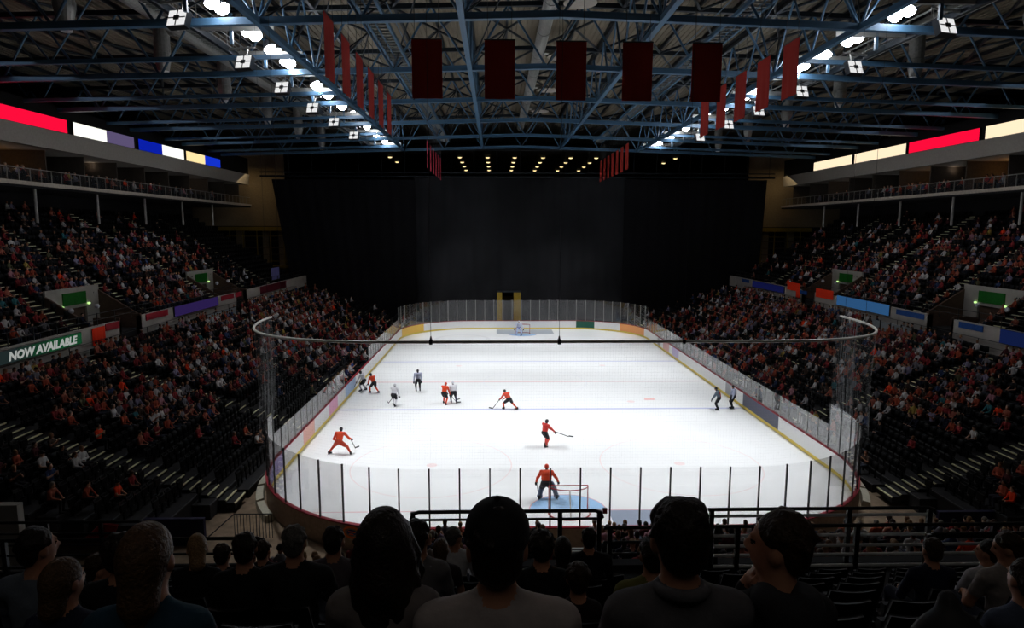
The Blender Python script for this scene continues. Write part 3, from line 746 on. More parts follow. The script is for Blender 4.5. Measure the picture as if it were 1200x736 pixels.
# lighting catwalks along both sides
for q in (-1, 1):
    t = thing('lighting_catwalk', 'railed steel lighting catwalk above the %s side of the rink' % SIDE[q], 'catwalk', kind='structure')
    member('edge_beam', (q*19.3, -32, 23.7), (q*19.3, 31, 23.7), .22, .34, M_NAVY, t)
    for k in range(12):
        y = TY[0]-8+k*5.2
        if y > 31: continue
        member('cross_beam', (q*15.3, y, 23.85), (q*19.4, y, 23.85), .16, .3, M_GALV, t)
        member('drop_post', (q*17.6, y, 23.0), (q*17.6, y, 24.6), .16, .16, M_BLUE, t)
    wk = MB()
    for i in range(210):
        y = -32+i*.3; wk.box(q*19.5, y, 24.1, q*20.7, y+.1, 24.14)
    o = obj('grating', wk, t, mats=M_GALV); o['kind'] = 'stuff'
    for xx in (19.5, 20.7):
        for dz in (24.12, 24.65, 25.2): member('handrail', (q*xx, -32, dz), (q*xx, 31, dz), .07, .07, M_GALV, t, 6)
        for i in range(32): member('rail_post', (q*xx, -32+i*2, 24.1), (q*xx, -32+i*2, 25.2), .06, .06, M_GALV, t, 6)
    # inner walkway the banners hang from
    t = thing('banner_walkway', 'narrow open grid walkway above the %s row of red banners' % SIDE[q], 'catwalk', kind='structure')
    for xx in (9.4, 10.5): member('edge_beam', (q*xx, -33, 24.5), (q*xx, 31, 24.5), .14, .2, M_BLUE, t)
    wk = MB()
    for i in range(106): wk.box(q*9.4, -32+i*.6, 24.42, q*10.5, -31.88+i*.6, 24.5)
    o = obj('grating', wk, t, mats=M_GALV); o['kind'] = 'stuff'
    member('centre_beam', (q*10.05, -33, 24.46), (q*10.05, 31, 24.46), .08, .08, M_BLUE, t)
    member('handrail', (q*9.4, -33, 25.5), (q*9.4, 31, 25.5), .06, .06, M_BLUE, t, 6)
    # floodlights with their spots on the ice
    M_LENS = mat('flood_lens_glare', 'f4f8ff', emit=40.0)
    M_HOUS = mat('lamp_housing', 'b9bcc0', .4, metal=.4)
    FY = (-21.2, -16.7, -13.2, -10.4, -3.5, -.3, 4.6, 8.7, 15.9, 21.5, 27)
    for k, y in enumerate(FY):
        t = thing('floodlight', 'glaring white floodlight on the %s catwalk, %s from the near end' % (SIDE[q], ORD[k]), 'floodlight', (q*17.1, y, 24.1), group='rink floodlights')
        tgt = Vector((q*3.5, y*1.12, 0)); d = (tgt-Vector(t.location)).normalized(); M = d.to_track_quat('Z', 'Y').to_matrix()
        t.rotation_mode = 'QUATERNION'; t.rotation_quaternion = d.to_track_quat('Z', 'Y')
        for e in (-.42, .42):
            obj('housing', MB().lathe([(.12, -.45), (.2, -.3), (.36, -.02), (.38, .06), (.33, .06), (.31, 0)], 16), t, (e, 0, 0), mats=M_HOUS)
            obj('lens', MB().lathe([(.33, .01), (.36, .12), (.3, .27), (.16, .36), (.03, .39)], 16), t, (e, 0, 0), mats=M_LENS)  # dome enlarged so its shape holds the lamp's glare
        obj('bracket', MB().box(-.85, -.06, -.5, .85, .06, -.4).box(-.05, -.05, -.9, .05, .05, -.4), t, mats=M_BLUE)
        light('SPOT', 'flood_beam', Vector(t.location)+d*.3, FLOOD_POWER, (.96, .98, 1), .25, tgt, 62, .55)
    for k, y in enumerate((-23.2, -15.3, -8.5, -1.0, 5.9, 14.2)):
        t = thing('panel_light', 'white four-cell lamp panel hanging under the %s catwalk, %s from the near end' % (SIDE[q], ORD[k]), 'lamp', (q*18.1, y, 22.8), rotz=q*.25, group='lamp panels under the catwalks')
        t.rotation_euler = (-.35, 0, q*.25)
        obj('housing', MB().box(-.5, -.02, -.42, .5, .3, .42), t, mats=M_RAIL)
        c = MB().box(-.46, -.05, -.38, .46, -.02, .38)
        obj('lamp_face', c, t, mats=mat('panel_lamp_face', 'ffffff', emit=.8))
        obj('cell_divider', MB().box(-.025, -.07, -.4, .025, -.05, .4).box(-.46, -.07, -.025, .46, -.05, .025).box(-.14, -.09, -.12, .14, -.05, .1), t, mats=M_RAIL)
        obj('yoke', MB().box(-.04, .1, .42, .04, .18, 1.1).box(-.5, .1, .98, .5, .18, 1.06).box(0, .1, .96, q*1.4, .18, 1.08), t, mats=M_GALV)
    # air ducts
    for k in range(6):
        y = -18.7+10.1*k
        t = thing('air_nozzle', 'fat grey vertical air duct nozzle over the %s stand, %s from the near end' % (SIDE[q], ORD[k]), 'air duct', (q*26, y, 0), group='air nozzles over the stands')
        obj('duct', MB().lathe([(.5, 27.6), (.5, 25.0), (.55, 24.95), (.55, 24.7), (.46, 24.3), (.36, 23.8)], 16), t, mats=M_GALV, smooth=False)
        obj('nozzle', MB().lathe([(.34, 23.8), (.26, 23.42), (.2, 23.42), (.2, 23.8)], 16), t, mats=M_STEEL)
        obj('branch_duct', MB().tube([(0, 0, 26.5), (-q*.5, .1, 26.5), (-q*.85, .1, 26.5)], .38, 12), t, mats=M_GALV)
    t = thing('side_duct', 'long round grey air duct running above the %s stand' % SIDE[q], 'air duct')
    obj('duct', MB().tube([(q*24.75, -33, 26.5), (q*24.75, 31, 26.5)], .45, 14), t, mats=M_GALV)
t = thing('centre_duct', 'long round grey air duct along the middle of the roof', 'air duct')
for k in range(11): obj('duct_length', MB().tube([(-.1, -33+k*6, 26.6), (-.1, -27.1+k*6, 26.6)], .44, 14).tube([(-.1, -27.15+k*6, 26.6), (-.1, -27.0+k*6, 26.6)], .48, 14), t, mats=M_GALV)
for k, y in enumerate((-15, -3, 9, 20)):
    t = thing('roof_diffuser', 'pale round dish diffuser under the roof beside the centre duct, %s from the near end' % ORD[k], 'diffuser', (1.6, y, 26.4))
    obj('dish', MB().lathe([(.2, .4), (.3, .1), (1.0, 0), (1.0, -.05), (.25, -.1)], 18), t, mats=M_FASC)
    obj('neck', MB().tube([(0, 0, .3), (-1.3, 0, .3)], .18, 10), t, mats=M_GALV)

# ------------------------------------------------------------------ red banners
M_BAN = mat('red_banner_cloth', 'a52a22', .8, vary=.06, scale=1); M_BAN_LIT = mat('lit_red_banner_cloth', 'b8364a', .8, vary=.06, scale=1)  # second cloth is the same red with brighter light put into its colour
def banner(x, y, rz, w_, h_, ztop, m, label, group):
    t = thing('banner', label, 'banner', (x, y, 0), rz, group)
    n = 8; vs = []
    for i in range(n+1):
        xx = -w_/2+w_*i/n
        for j in range(5):
            z = ztop-h_*j/4; vs.append((xx, .03*math.sin(i*1.9)*j/4, z))
    nv = len(vs); vs += [(a, b+.012, c) for a, b, c in vs]
    fs = []
    for i in range(n):
        for j in range(4):
            a, b, c, d = 5*i+j, 5*i+5+j, 5*i+6+j, 5*i+1+j; fs += [(a, d, c, b), (a+nv, b+nv, c+nv, d+nv)]
    obj('cloth', MB().add(vs, fs), t, mats=m, smooth=True)
    obj('top_bar', MB().tube([(-w_/2-.03, 0, ztop+.02), (w_/2+.03, 0, ztop+.02)], .03, 6), t, mats=M_RAIL)
    for e in (-1, 1): obj('cord', MB().tube([(e*w_*.4, 0, ztop), (e*w_*.4, 0, 24.44)], .012, 4), t, mats=M_RAIL)
for i, x in enumerate((-6.34, -3.22, -.13, 2.74, 5.76)):
    banner(x, -26.0, 0, 1.3, 2.43, 21.17+[0, 0, -.03, -.04, -.05][i], M_BAN, 'dark red banner facing the camera in the front row, %s from the left' % ORD[i], 'front row of red banners')
for i in range(6):
    y = -28.5+i*2.93; banner(-10.05, y+.78, PI/2, 1.55, 2.45, 21.53, M_BAN, 'red banner hanging edge-on in the left row, %s from the near end' % ORD[i], 'left row of red banners')
for i in range(5):
    y = -25.4+i*3.03; banner(10.05, y+.8, PI/2, 1.55, 2.45, 21.62, M_BAN, 'red banner hanging edge-on in the right row, %s from the near end' % ORD[i], 'right row of red banners')
for i in range(6):
    banner(-10.05, 9.9+i*3.0, PI/2, 1.5, 2.55, 21.65, M_BAN_LIT, 'small far banner coloured lit-pink at the left above the curtain, %s of the far row' % ORD[i], 'far left row of banners')
for i in range(7):
    banner(10.05, 12.3+i*2.75, PI/2, 1.5, 2.6, 21.85, M_BAN, 'small red far banner at the right above the curtain, %s of the far row' % ORD[i], 'far right row of banners')

# ------------------------------------------------------------------ led boards
def led(name, label, x, y0, y1, z0, z1, cols, cat='led board'):
    """cols: list of (fraction, colour, strength)"""
    s_ = 1 if x > 0 else -1
    t = thing(name, label, cat, (x, (y0+y1)/2, z0)); L_ = y1-y0; h_ = z1-z0
    obj('casing', MB().box(.0, -L_/2, 0, s_*.12, L_/2, h_), t, mats=M_RAIL)
    a = -L_/2
    for fr, c, e in cols:
        b = a+fr*L_; o = obj('screen', MB().box(-s_*.015, a+.02, .02, 0, b-.02, h_-.02), t, mats=mat('screen_%s_%s' % (c, e), c, emit=e)); a = b
    return t
def led2(sd, x, segs, z0, z1):
    for lab, y0, y1, cols in segs: led('led_board', lab, x, y0, y1, z0, z1, cols)
led2('left', -38.9, [('bright red screen on the left balcony fascia', -14, 1.0, [(1, 'ff0d3c', 1.0)]),
    ('white and slate screen on the left balcony fascia', 1.8, 11.0, [(.51, 'fffff6', 1.15), (.49, '5f5478', .9)]),
    ('blue and white screen on the left balcony fascia', 11.8, 21.2, [(.49, '0a1fa8', 1.0), (.51, 'fffff6', 1.15)]),
    ('cream and blue screen on the left balcony fascia', 21.8, 31.0, [(.52, 'ffe3a4', 1.1), (.48, '1433cc', 1.0)])], 20.95, 22.05)
led2('right', 38.9, [('last cream screen on the right balcony fascia, next to the far curtain', 22.35, 31.6, [(1, 'ffe9c4', 1.1)]), ('middle cream screen on the right balcony fascia, just beyond the red one', 12.2, 21.8, [(1, 'ffe9c4', 1.1)]),
    ('bright red screen on the right balcony fascia', 2.0, 11.7, [(1, 'ff0d3c', 1.0)]), ('cream screen at the near end of the right balcony fascia, before the red one', -10, 1.3, [(1, 'ffe9c4', 1.1)])], 20.95, 22.05)
xw = 29.77
t = led('message_board', 'dark green led board reading NOW AVAILABLE on the left wall', -xw, -26, -13.7, 5.88, 6.62, [(.55, '222d2d', .8), (.09, '1c3029', .8), (.11, '143a26', .8), (.25, '15482a', .8)], 'led board')
cu = bpy.data.curves.new('letters', 'FONT'); cu.body = 'NOW AVAILABLE'; cu.size = 1.0; cu.shear = .2; cu.offset = .045; cu.extrude = .008; cu.space_character = .98; cu.resolution_u = 2
tmp = bpy.data.objects.new('tmp', cu); COL.objects.link(tmp)
bpy.context.view_layer.update()
me = bpy.data.meshes.new_from_object(tmp.evaluated_get(bpy.context.evaluated_depsgraph_get())); bpy.data.objects.remove(tmp)
co = np.zeros(len(me.vertices)*3); me.vertices.foreach_get('co', co); co = co.reshape(-1, 3)
lo, hi = co.min(0), co.max(0); W_, H_ = hi[0]-lo[0], hi[1]-lo[1]
y_a, y_b = -19.95, -14.15
n_ = np.stack([.022+(co[:, 2]-lo[2])*.2, (y_a+19.85)+(co[:, 0]-lo[0])/W_*(y_b-y_a), .1+(co[:, 1]-lo[1])/H_*.52], 1)
me.vertices.foreach_set('co', n_.ravel()); me.update(); me.materials.clear(); me.materials.append(mat('letter_glow', 'b4b8b4', emit=.75))
o = obj('lettering', me, t); o['label'] = 'pale slanted capital letters NOW AVAILABLE'; o['kind'] = 'stuff'
led('led_board', 'purple screen on the left wall between the two stand entrances', -xw, -1.65, 6.7, 5.95, 6.8, [(1, '2b1e4e', .85)])
led('led_board', 'light blue screen on the right wall between the two stand entrances', xw, -1.75, 6.7, 5.95, 6.9, [(1, '2f5a88', .75)])
led('led_board', 'navy screen on the right wall near the far curtain', xw, 18.3, 27.5, 5.9, 6.7, [(1, '10143f', .8)])
led('led_board', 'dark blue screen on the right wall before the nearer entrance', xw, -26, -13.8, 5.78, 6.75, [(1, '14204a', .7)])
# painted stripes and cloths hung on the walls
def cloth(name, label, x, y0, y1, z0, z1, c, cat):
    s_ = 1 if x > 0 else -1; n = 6; m = MB(); vs = []
    for i in range(n+1):
        y = y0+(y1-y0)*i/n
        for j, z in enumerate((z1, (z0+z1)/2, z0)): vs.append((x-s_*(.02+.03*math.sin(i*2.1)*j/2), y, z))
    nv = len(vs); vs += [(a-s_*.012, b, c_) for a, b, c_ in vs]
    fs = []
    for i in range(n):
        for j in (0, 1):
            q = (3*i+j, 3*i+3+j, 3*i+4+j, 3*i+1+j); fs += [q, tuple(v+nv for v in q[::-1])]
    return tag(obj(name, m.add(vs, fs), mats=mat('cloth_'+c, c, .7, vary=.05)), label, cat)
M_ORG = 'ff3a12'
xw = 29.86
cloth('hanging_flag', 'bright orange square flag hanging on the left wall beside the NOW AVAILABLE board', -xw, -12.5, -11.1, 5.5, 6.65, M_ORG, 'flag')
cloth('hanging_flag', 'bright orange flag on the right wall nearest the light blue screen', xw, 7.5, 11.0, 6.3, 7.2, M_ORG, 'flag')
cloth('hanging_flag', 'bright orange flag on the right wall next to the navy screen, upper piece', xw, 14.5, 17.6, 6.45, 7.35, M_ORG, 'flag')
cloth('hanging_flag', 'small orange cloth hanging below the orange flag next to the navy screen', xw, 14.4, 15.4, 5.75, 6.45, M_ORG, 'flag')
for y0, y1, c, lab in ((-11.0, -9.4, 'a01c2e', 'red strip on the left wall beside the orange square flag'), (-5.9, -2.6, 'a01c2e', 'red strip on the left wall before the purple screen'),
                       (7.6, 10.6, 'a01c2e', 'red strip on the left wall after the purple screen'), (11.0, 12.6, 'a01c2e', 'short red strip on the left wall beside the farther gate'),
                       (18.0, 27.0, '5c1626', 'long dark red strip on the left wall near the far curtain')):
    tag(obj('wall_strip', MB().box(-xw-.01, y0, 6.25 if c[0] == 'a' else 5.9, -xw+.03, y1, 6.72), mats=mat('strip_'+c, c, .6)), lab, 'wall strip')
for y0, y1, lab in ((-12.2, -9.9, 'short blue strip on the right wall before the nearer gate'), (-6.1, -2.6, 'blue strip on the right wall after the nearer gate'), (28.8, 31.2, 'short blue strip on the right wall beside the far curtain'), (12.9, 14.6, 'pale blue strip on the right wall between the orange flags')):
    tag(obj('wall_strip', MB().box(xw-.03, y0, 6.25, xw+.01, y1, 6.66), mats=mat('strip_blue', '1f4f96', .6)), lab, 'wall strip')
cloth('hanging_flag', 'small lilac striped flag at the far end of the left wall', -31.5, 26.5, 29.5, 6.8, 8.3, '7f7fc0', 'flag')
# rails along the top of the dividing walls
for sx in (-1, 1):
    t = thing('wall_railing', 'dark railing with round caps on top of the %s dividing wall' % SIDE[sx], 'railing')
    for z in (7.1, 7.5): member('rail_bar', (sx*30.05, -34, z), (sx*30.05, 34, z), .05, .05, M_RAIL, t, 6)
    for i in range(34): member('rail_post', (sx*30.05, -33.5+2*i, 6.7), (sx*30.05, -33.5+2*i, 7.55), .06, .06, M_RAIL, t, 6)
    for y in (-13.2, -10.5, -4.2, 1.0, 8.6, 11.2, 16.2):
        tag(obj('globe_lamp', MB().lathe([(.0, -.17), (.12, -.12), (.17, 0), (.12, .12), (0, .17)], 12), None, (sx*30.6, y, 7.9), mats=mat('pale_globe', 'd5d8e0', .4)), 'small pale globe on a post behind the %s wall railing, %s from the near end' % (SIDE[sx], ORD[(-13.2, -10.5, -4.2, 1.0, 8.6, 11.2, 16.2).index(y)]), 'globe')
    t = thing('front_railing', 'dark railing along the back walkway of the lower %s stand' % SIDE[sx], 'railing')
    for z in (5.35, 5.8): member('rail_bar', (sx*29.75, -33, z), (sx*29.75, 30, z), .04, .04, M_RAIL, t, 6)
    for i in range(22): member('rail_post', (sx*29.75, -33+3*i, 4.9), (sx*29.75, -33+3*i, 5.82), .05, .05, M_RAIL, t, 6)
    y0, y1 = ((1.0, 7.5) if sx < 0 else (-7.0, -1.5))
    t = thing('glazed_barrier', 'low barrier with pale panels at the back of the lower %s stand' % SIDE[sx], 'barrier')
    n = 4
    for i in range(n):
        a = y0+(y1-y0)*i/n; b = y0+(y1-y0)*(i+1)/n
        obj('pale_panel', MB().box(sx*28.4, a+.1, 4.95, sx*28.44, b-.1, 5.7), t, mats=mat('frosted_panel', '8f989c', .4))
        obj('post', MB().box(sx*28.38, a-.04, 4.6, sx*28.46, a+.04, 5.8), t, mats=M_RAIL)
# warm wall lamps in the boxes
for x, y, lab in ((-43.5, -2.6, 'warm orange wall lamp in the left balcony box near the red screen'), (43.5, 12.2, 'warm orange wall lamp in the right balcony, farther of two'), (43.5, 3.2, 'warm orange wall lamp in the right balcony, nearer of two')):
    t = thing('wall_lamp', lab, 'lamp', (x, y, 18.6)); s_ = 1 if x > 0 else -1
    obj('shade', MB().lathe([(.12, -.35), (.22, -.2), (.26, .2), (.14, .35)], 12), t, mats=mat('warm_shade', 'ff9a3c', emit=1.3))
    obj('arm', MB().box(0, -.04, -.04, s_*1.9, .04, .04), t, mats=M_RAIL)
    light('POINT', 'wall_lamp_glow', (x-s_*.4, y, 18.4), 22, (1, .55, .2), .25)
for sx in (-1, 1):
    for k in range(4): light('POINT', 'box_ceiling_glow', (sx*42.5, -22+16*k, 19.2), 26, (1, .8, .62), .3)

# ------------------------------------------------------------------ protective net on its hooped rail
def hoop_pt(u):
    """u -1..1 along the hoop, round the near end of the rink"""
    a = RW-RC; o = .35; side = .9; L1 = a; L2 = PI/2*(RC+o); tot = L1+L2+side; s_ = abs(u)*tot; g = 1 if u >= 0 else -1
    if s_ <= L1: x, y = s_, -RL-o
    elif s_ <= L1+L2: an = -PI/2+(s_-L1)/(RC+o); x, y = RW-RC+(RC+o)*math.cos(an), -RL+RC+(RC+o)*math.sin(an)
    else: x, y = RW+o, -RL+RC+(s_-L1-L2)
    q_ = min(1, max(0, (abs(u)*tot-6)/13)); z = 8.83-.33*q_*q_*(3-2*q_)
    return x*g, y, z, tot
t = thing('net_hoop', 'pale hooped rail carrying the protective net above the near end', 'rail')
obj('rail', MB().tube([hoop_pt(-1+2*i/120)[:3] for i in range(121)], .06, 8), t, mats=mat('pale_painted_tube', 'b9b7b0', .4))
for x in (-5.9, -.95, 3.9):
    obj('clamp', MB().box(x-.06, -30.45, 8.74, x+.06, -30.27, 8.92).lathe([(.05, 8.92), (.02, 9.06)], 8, (x, -30.36, 0)), t, mats=M_RAIL)
    obj('cable', MB().tube([(x, -30.36, 9.0), (x, -30.36, 24.0)], .008, 4), t, mats=M_RAIL)
for u in (-.98, -.6, .6, .98):
    x, y, z, _ = hoop_pt(u); obj('cable', MB().tube([(x, y, z), (x, y, 24.0)], .008, 4), t, mats=M_RAIL)
net = MB(); nh = 44; tot = hoop_pt(1)[3]; nv_ = int(2*tot/.11)
def npt(u, f):
    x, y, z, _ = hoop_pt(u); zz = 3.4+(z-3.4)*f; b = .35*math.sin(PI*f)*.5
    return Vector((x*(1-b*.03), y+b*.25*(1 if abs(x) < 12 else 0), zz))
vs = []; fs = []
def strand(pts, r):
    o = len(vs)
    for p in pts:
        for a in range(3): vs.append((p[0]+r*math.cos(2.1*a), p[1]+r*math.sin(2.1*a), p[2]+(r*math.sin(2.1*a+1) if abs(pts[0][2]-pts[-1][2]) < 1 else 0)))
    for i in range(len(pts)-1): fs.extend([(o+3*i+a, o+3*i+(a+1) % 3, o+3*i+3+(a+1) % 3, o+3*i+3+a) for a in range(3)])
for i in range(nv_+1): strand([npt(-1+2*i/nv_, f/5) for f in range(6)], .0008)
for j in range(nh): strand([npt(-1+2*i/90, j/nh) for i in range(91)], .0008)
for e in (-1, 1):      # the gathered side edges of the net
    for i in range(46):
        u = e*(.905+.095*i/45)
        def gp(f, u=u, i=i):
            p = npt(u, f); p.x += .16*math.sin(i*1.9)*(1-.3*f); p.y += .12*math.cos(i*2.7); return p
        strand([gp(f/6) for f in range(7)], .0042)
net.add(vs, fs)
tag(obj('protective_net', net, mats=mat('pale_net_cord', '8f9092', .7)), 'fine see-through protective net hanging from the hooped rail at the near end', 'net', kind='stuff')

# ------------------------------------------------------------------ goals
def goal(y, dirn, label):
    t = thing('hockey_goal', label, 'goal', (0, y, 0), 0 if dirn > 0 else PI)
    R_ = mat('goal_red_pipe', 'a3222a', .35); Wp = mat('goal_white_pipe', 'e6e2dc', .4)
    for x in (-.915, .915): obj('post', MB().tube([(x, 0, 0), (x, 0, 1.22)], .03, 8), t, mats=R_)
    obj('crossbar', MB().tube([(-.915, 0, 1.22), (.915, 0, 1.22)], .03, 8), t, mats=R_)
    arc = [(.98*math.cos(PI*i/14), .15+.95*math.sin(PI*i/14)**.7 if 0 < i < 14 else 0, .03) for i in range(15)]
    obj('base_frame', MB().tube(arc, .03, 6), t, mats=R_)
    top = [(.915*math.cos(PI*i/14), .55*math.sin(PI*i/14), 1.2) for i in range(15)]
    obj('top_frame', MB().tube(top, .022, 6), t, mats=R_)
    obj('centre_support', MB().tube([(0, .55, 1.2), (0, 1.1, .03)], .03, 6), t, mats=Wp)
    n = MB(); vs2 = []; 
    for i in range(43):
        a = PI*i/42; p0 = Vector((.915*math.cos(a), .55*math.sin(a), 1.2)); p1 = Vector((.98*math.cos(a), .15+.95*max(0, math.sin(a))**.7, .03)); n.bar(p0, p1, .006, n=3)
        if i: n.bar(p0, (p0.x, 0, 1.21), .006, n=3)
    for j in range(1, 12):
        f = j/12; pp = [Vector((.915*math.cos(PI*i/12), .55*math.sin(PI*i/12), 1.2)).lerp(Vector((.98*math.cos(PI*i/12), .15+.95*max(0, math.sin(PI*i/12))**.7, .03)), f) for i in range(13)]
        for a, b in zip(pp, pp[1:]): n.bar(a, b, .006, n=3)
    o = obj('net', n, t, mats=mat('goal_net_cord', 'dcdcdc', .7)); o['kind'] = 'stuff'
goal(-26, -1, 'red framed hockey goal with white net at the near end'); goal(26, 1, 'far hockey goal in front of the white end boards')

# ------------------------------------------------------------------ railings of the near stand
def railing(label, x0, x1, y, ztop, zlow, bars, steel, posts, z_floor, curved=False):
    t = thing('guard_railing', label, 'railing')
    obj('top_rail', MB().tube(([(x0, y, ztop-.12), (x0+.03, y, ztop-.03), (x0+.12, y, ztop)] if curved else [(x0, y, ztop)])+[(x1-.12, y, ztop), (x1-.03, y, ztop-.03), (x1, y, ztop-.12)], .03, 8), t, mats=M_RAIL)
    for i, z in enumerate(bars): obj('rail_bar', MB().tube([(x0, y, z), (x1, y, z)], .026 if steel else .021, 8), t, mats=M_STEEL if steel else M_RAIL)
    for p in posts: obj('post', MB().box(p-.035, y-.03, z_floor, p+.035, y+.03, ztop), t, mats=M_RAIL)
railing('black guard railing in the middle of the near stand, left of the aisle', -4.73, -1.73, -45.3, 8.75, 7.9, (8.62,), False, (-4.7, -3.6, -2.4, -1.78), 7.7, True)
railing('low guard railing below the middle of the near stand', -1.7, .2, -45.25, 8.44, 7.7, (8.2, 8.0), False, (-1.6, -.6, .1), 7.7)
railing('black guard railing at the right of the near stand with pale crossbars', -.06, 3.6, -45.3, 8.75, 7.9, (8.64, 8.31), True, (.0, 1.1, 2.2, 3.5), 7.7)
railing('long guard railing of bright steel bars at the right of the near stand', -.05, 8.2, -45.62, 8.62, 7.7, (8.3, 8.15, 7.97), True, (.3, 2.16, 4.3, 6.2, 8.1), 7.7)
railing('thick curved end railing beside the right aisle of the near stand', 2.95, 6.4, -46.05, 8.68, 7.7, (8.63,), False, (2.98, 5.3), 7.7, True)
railing('dark double railing at the left corner of the near stand', -13.9, -10.7, -42.0, 7.1, 6.0, (6.85, 6.6), False, (-13.8, -12.7, -11.6, -10.75), 5.0)
railing('dark railing at the far left of the near stand', -13.0, -7.0, -45.3, 8.35, 7.6, (8.1, 7.9), False, (-12.9, -11, -9, -7.1), 7.6)
# picket railing on the floor at the near left corner and its yellow trestle
t = thing('picket_railing', 'small black picket railing on the floor outside the near left corner', 'railing')
obj('top_rail', MB().tube([(-14.6, -28.4, 1.05), (-13.0, -28.4, 1.05)], .025, 6).tube([(-14.6, -28.4, 1.05), (-15.3, -29.4, .5)], .025, 6), t, mats=M_RAIL)
for i in range(13): obj('picket', MB().box(-14.6+.133*i-.01, -28.41, 0-.03, -14.6+.133*i+.01, -28.39, 1.05), t, mats=M_RAIL)
tag(obj('red_cloth', MB().add([(-12.0, -41.9, 6.72), (-11.4, -41.9, 6.75), (-11.35, -41.8, 6.95), (-11.7, -41.8, 7.0), (-12.0, -41.95, 6.7), (-11.4, -41.95, 6.73), (-11.35, -41.85, 6.93), (-11.7, -41.85, 6.98)], [(0, 1, 2, 3), (7, 6, 5, 4), (0, 4, 5, 1), (1, 5, 6, 2), (2, 6, 7, 3), (3, 7, 4, 0)]), mats=mat('red_jacket_cloth', 'a3212a', .8)), 'dark red cloth draped over the railing at the left corner', 'cloth')

# ------------------------------------------------------------------ people: materials
SKINC = 'c08a6c'
M_SKIN = mat('skin', 'b98468', .55, vary=.08, scale=20)
M_SKINR = mat('skin_tones', ['b98468', 'c99a80', 'a8745a', 'd3a58c', '8a5a44'], .55, kind='random', scale=3)
M_HAIRR = mat('hair_tones', ['1c130e', '2d1d14', '4a3020', '15110f', '6b4a2e', '8a6a48', '857c74'], .6, kind='random', scale=5)
M_LEGR = mat('trouser_cloth', ['17191f', '20263a', '2b2b2e', '1b2230', '3a3f4c', '121214'], .8, kind='random', scale=9)
M_SHOE = mat('dark_shoe', '141416', .6)
M_TOPC = mat('top_cloth', 'ffffff', .8, kind='objcolor', vary=.12, scale=9)
M_EYE = mat('eye_dark', '15110f', .2); M_LIP = mat('lips', '8f4f48', .5)
PAL = [('orange', 'a84c34', 13), ('red', '933034', 15), ('coral', 'a8604e', 8), ('white', 'd6d3d3', 14), ('grey', '7a7880', 12), ('black', '141416', 15), ('navy', '1d2238', 8), ('blue', '37486f', 4),
       ('maroon', '55222a', 8), ('lilac', '86809a', 4), ('teal', '35757c', 1), ('yellow', 'a8924a', .7), ('bright orange', 'ff4a1c', 1.6), ('pink', 'b98490', 3), ('olive', '5c5a40', 2), ('brown', '4f4038', 4)]
PW = np.array([p[2] for p in PAL], float); PW /= PW.sum()

# ------------------------------------------------------------------ seats
def seat_mesh(up, parts=False):
    back = MB(); vs = []
    for d in (0, .035):
        for i in range(5):
            a = (i-2)/2; 
            for z, yy in ((.44, -.17), (.66, -.2), (.84, -.245)): vs.append((a*.215*(1 if z < .8 else .9), yy-d+.035*a*a, z))
    f = []
    for i in range(4):
        for j in (0, 1):
            q = (3*i+j, 3*i+3+j, 3*i+4+j, 3*i+1+j); f += [q[::-1], tuple(v+15 for v in q)]
    f += [(0, 15, 18, 3), (3, 18, 21, 6), (6, 21, 24, 9), (9, 24, 27, 12), (2, 5, 20, 17), (5, 8, 23, 20), (8, 11, 26, 23), (11, 14, 29, 26), (0, 1, 16, 15), (1, 2, 17, 16), (12, 27, 28, 13), (13, 28, 29, 14)]
    back.add(vs, f)
    pan = MB()
    if up: pan.box(-.2, -.165, .44, .2, -.12, .76)
    else: pan.box(-.21, -.17, .35, .21, .22, .4)
    leg = MB().box(-.025, -.2, 0, .025, -.13, .42).box(-.2, -.2, .34, .2, -.17, .4).box(-.05, -.26, 0, .05, -.1, .02)
    return back, pan, leg
M_SEAT = mat('black_seat_plastic', '0d0e10', .55, spec=.2); M_SEATM = mat('dark_seat_bracket', '1d1e20', .5, metal=.4)
SB, SP_UP, SL = seat_mesh(True); _, SP_DN, _ = seat_mesh(False)
me_back = SB.mesh('seat_back', M_SEAT, True); me_pu = SP_UP.mesh('seat_pan', M_SEAT); me_pd = SP_DN.mesh('seat_pan', M_SEAT); me_lg = SL.mesh('seat_bracket', M_SEATM)
def near_seat(x, y, z, label, up):
    t = thing('stadium_seat', label, 'seat', (x, y, z), 0, 'black folding seats of the near stand')
    obj('backrest', me_back, t); obj('seat_pan', me_pu if up else me_pd, t); obj('bracket', me_lg, t)
    return t
allseat = MB()
for b in (SB, SP_UP, SL): allseat.add(b.v, b.f)
me_seat = allseat.mesh('stadium_seat', M_SEAT)

